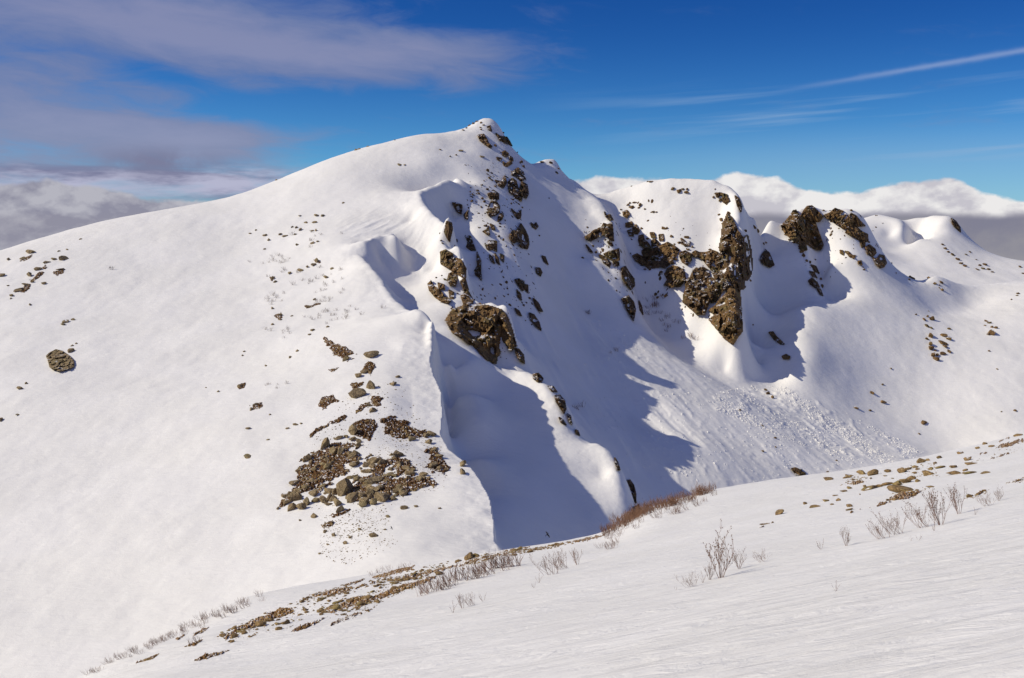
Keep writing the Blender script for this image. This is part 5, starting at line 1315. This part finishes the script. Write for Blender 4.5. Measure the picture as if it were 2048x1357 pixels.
G = 'leafless shrubs on the near slope'
for px, py, h, V, lab in [
    (1882, 1050, 66, TALL, 'tallest bare shrub of the right clump, stems fanning up from the snow'), (1918, 1028, 48, TALL, 'narrow bare shrub just right of the tallest one'), (1850, 1055, 46, WIDE, 'wide bare shrub leaning left beside the tallest one'),
    (1800, 1068, 40, WIDE, 'bare shrub leaning left in the middle of the right clump'), (1765, 1078, 34, WIDE, 'leftmost low shrub of the right clump'), (1693, 1092, 30, TALL, 'small bare shrub left of the right clump'),
    (1642, 1099, 22, TINY, 'thin twig sprig farthest left of the right clump'), (1975, 1012, 24, WIDE, 'low bare shrub right of the clump'), (1998, 1002, 24, TALL, 'last bare shrub near the right picture edge'),
    (1950, 1030, 15, TINY, 'tiny sprig below the two rightmost shrubs'), (1868, 1062, 16, TINY, 'small sprig at the foot of the tallest right shrub'), (1838, 1081, 14, TINY, 'tiny sprig in the snow below the right clump'), (1822, 1082, 9, TINY, 'tiniest sprig below the right clump'),
    (1442, 1156, 76, TALL, 'tall slender bare shrub alone in the middle of the snow slope'), (1478, 1138, 36, TALL, 'smaller bare shrub right of the tall slender one'), (1420, 1160, 30, TALL, 'low bare shrub just left of the tall slender one'),
    (1405, 1166, 20, TINY, 'little sprig second left of the tall slender shrub'), (1382, 1174, 26, WIDE, 'leaning sprig farther left of the tall slender shrub'), (1352, 1181, 8, TINY, 'tiniest sprig left of the tall slender shrub'),
    (1525, 1124, 22, WIDE, 'low sprig right of the tall slender shrub'), (1672, 1183, 20, TINY, 'single twig alone in the lower right snow'), (1442, 1058, 7, TINY, 'tiny dark tuft on the smooth snow below the red shrubs'),
    (1128, 1138, 36, WIDE, 'wide bushy shrub below the crest'), (1102, 1150, 38, WIDE, 'bare shrub leaning left of the wide bushy one'), (1155, 1130, 30, TALL, 'bare shrub right of the wide bushy one'),
    (1078, 1166, 18, TINY, 'low sprig left below the wide bushy shrub'), (1068, 1176, 12, TINY, 'twig lying in the snow left of the bushy shrub'),
    (906, 1226, 20, TINY, 'leftmost sprig of the small row under the scree'), (925, 1217, 26, TALL, 'tallest sprig of the small row under the scree'), (945, 1211, 22, WIDE, 'third sprig of the small row under the scree'), (966, 1203, 18, TINY, 'rightmost sprig of the small row under the scree')]:
    shrub(N, px, py, h * 0.88, V, lab, G, True)
rr = random.Random(3)
for k in range(26):
    t = rr.random(); px = 845 + 195 * t; py = 1188 - 62 * t + rr.uniform(-8, 6)
    shrub(N, px, py, rr.uniform(20, 34), LOWB, 'grey-brown twiggy shrub in the dense strip below the scree', 'twiggy strip below the scree')
for k in range(70):
    t = rr.random(); px = 1212 + 215 * t
    cy = np.interp(px, [p[0] for p in crestN], [p[1] for p in crestN])
    shrub(N, px, cy + 2 + rr.random() * (11 if px < 1390 else 4), rr.uniform(12, 22) * (1.0 if px < 1400 else 0.8), DENSE, 'red-brown shrub of the dense thicket on the near crest', 'red-brown thicket on the crest')
for k in range(34):
    t = rr.random(); px = 1195 + 240 * t
    cy = np.interp(px, [p[0] for p in crestN], [p[1] for p in crestN])
    shrub(N, px, cy + rr.uniform(12, 44) * (1.1 - t * 0.6), rr.uniform(10, 17), LOWB, 'sparse sprig half buried in snow below the red thicket', 'sprigs below the thicket')
for k in range(64):
    t = rr.random(); px = 170 + 370 * t
    cy = np.interp(px, [p[0] for p in crestN], [p[1] for p in crestN])
    shrub(N, px, cy + 1 + rr.random() ** 2 * 16, rr.uniform(8, 16), LOWB, 'faint twiggy shrub along the lower left crest', 'faint shrubs on the left crest')
for px, py in ((330, 1282), (345, 1277), (310, 1292), (385, 1290), (398, 1285), (190, 1345), (175, 1350), (760, 1147), (775, 1143), (745, 1152), (800, 1138), (812, 1136)):
    shrub(N, px, py, rr.uniform(10, 16), LOWB, 'low twiggy shrub between the turf strips', 'shrubs between the turf strips')
for cx_, cy_, n_, sx, sy in ((560, 520, 14, 45, 16), (600, 560, 12, 50, 14), (650, 600, 14, 40, 22), (560, 665, 8, 35, 8), (640, 640, 12, 60, 12), (545, 600, 8, 18, 14), (700, 620, 10, 40, 12), (545, 770, 6, 26, 8), (620, 480, 8, 60, 14), (660, 560, 8, 30, 20), (225, 540, 3, 10, 3)):
    for k in range(n_):
        shrub(M, cx_ + rr.gauss(0, sx * .6), cy_ + rr.gauss(0, sy * .6), rr.uniform(4, 8), LOW, 'faint frosted dwarf shrub on the wind-scoured dome', 'frosted dwarf shrubs on the dome', name='dwarf_shrub')
for cx_, cy_, n_, sx, sy in ((1300, 610, 12, 24, 14), (1330, 640, 8, 20, 16), (1175, 628, 3, 4, 4), (1155, 818, 3, 4, 4), (1380, 680, 4, 20, 10), (1222, 705, 3, 10, 6)):
    for k in range(n_):
        shrub(M, cx_ + rr.gauss(0, sx * .6), cy_ + rr.gauss(0, sy * .6), rr.uniform(7, 12), LOWB, 'dark dwarf shrub poking through the shaded gully snow', 'dwarf shrubs in the shaded gully', name='dwarf_shrub')


# ------------------------------------------------------------------ two black mountain birds
def bird(px, py, y, size, yaw, roll, pitch, label, fold=0.0):
    import bmesh
    m, nb, p = mat('black plumage'); p.inputs['Base Color'].default_value = (0.012, 0.011, 0.013, 1); p.inputs['Roughness'].default_value = 0.55
    my, nb2, p2 = mat('yellow bill'); p2.inputs['Base Color'].default_value = (0.55, 0.36, 0.05, 1)
    def lathe(name, prof, mt, seg=10):
        V = []; Q = []
        for x, r, z in prof:
            for k in range(seg):
                t = 6.28318 * k / seg; V.append((math.sin(t) * r, x, z + math.cos(t) * r))
        for i in range(len(prof) - 1):
            for k in range(seg): Q.append((i * seg + k, i * seg + (k + 1) % seg, (i + 1) * seg + (k + 1) % seg, (i + 1) * seg + k))
        return mesh_np(name, np.array(V), np.array(Q), mt)
    body = lathe('black_bird', [(-.50, .02, .02), (-.30, .10, .01), (-.10, .16, 0), (.10, .17, 0), (.26, .12, .04), (.34, .095, .08), (.42, .09, .10), (.48, .05, .10), (.50, .01, .10)], m)
    bill = lathe('bill', [(.48, .035, .095), (.56, .022, .085), (.61, .003, .07)], my, 8); bill.parent = body
    tl = mesh_np('tail', np.array([(-.06, -.42, .03), (.06, -.42, .03), (.13, -.88, .02), (-.13, -.88, .02), (-.06, -.42, .0), (.06, -.42, .0), (.13, -.88, .005), (-.13, -.88, .005)]), np.array([(0, 1, 2, 3), (7, 6, 5, 4), (0, 4, 5, 1), (1, 5, 6, 2), (2, 6, 7, 3), (3, 7, 4, 0)]), m, False); tl.parent = body
    for sgn in (-1, 1):
        pts_ = [(0.10, .20, .06), (.45, .28, .14 + fold), (.85, .16, .20 + fold * 1.6), (1.18, -.10, .22 + fold * 2), (1.12, -.26, .21 + fold * 2), (.80, -.20, .18 + fold * 1.6), (.45, -.16, .12 + fold), (0.10, -.22, .05)]
        n = len(pts_); V = [(sgn * a, b2, c) for a, b2, c in pts_] + [(sgn * a, b2, c - .03) for a, b2, c in pts_]
        bm = bmesh.new(); vs_ = [bm.verts.new(v) for v in V]
        bm.faces.new(vs_[:n]); bm.faces.new(vs_[n:][::-1])
        for k in range(n): bm.faces.new((vs_[k], vs_[n + k], vs_[n + (k + 1) % n], vs_[(k + 1) % n]))
        bmesh.ops.recalc_face_normals(bm, faces=bm.faces)
        me = bpy.data.meshes.new('wing'); bm.to_mesh(me); bm.free(); me.materials.append(m)
        w = bpy.data.objects.new('wing', me); C.objects.link(w); w.parent = body
    body.location = ((px - CX) / F * y, y, (HOR - py) / F * y)
    body.rotation_euler = (pitch, roll, yaw); body.scale = (size,) * 3
    return tag(body, label, 'bird', 'black mountain birds')


bird(1094.5, 1069, 62, 0.20, math.radians(12), math.radians(58), math.radians(68), 'black bird gliding past the blue shade just above the stony crest', 0.1)
bird(783, 1056, 120, 0.21, math.radians(-10), math.radians(65), math.radians(55), 'tiny black bird flying low over the snow below the rubble field', 0.15)
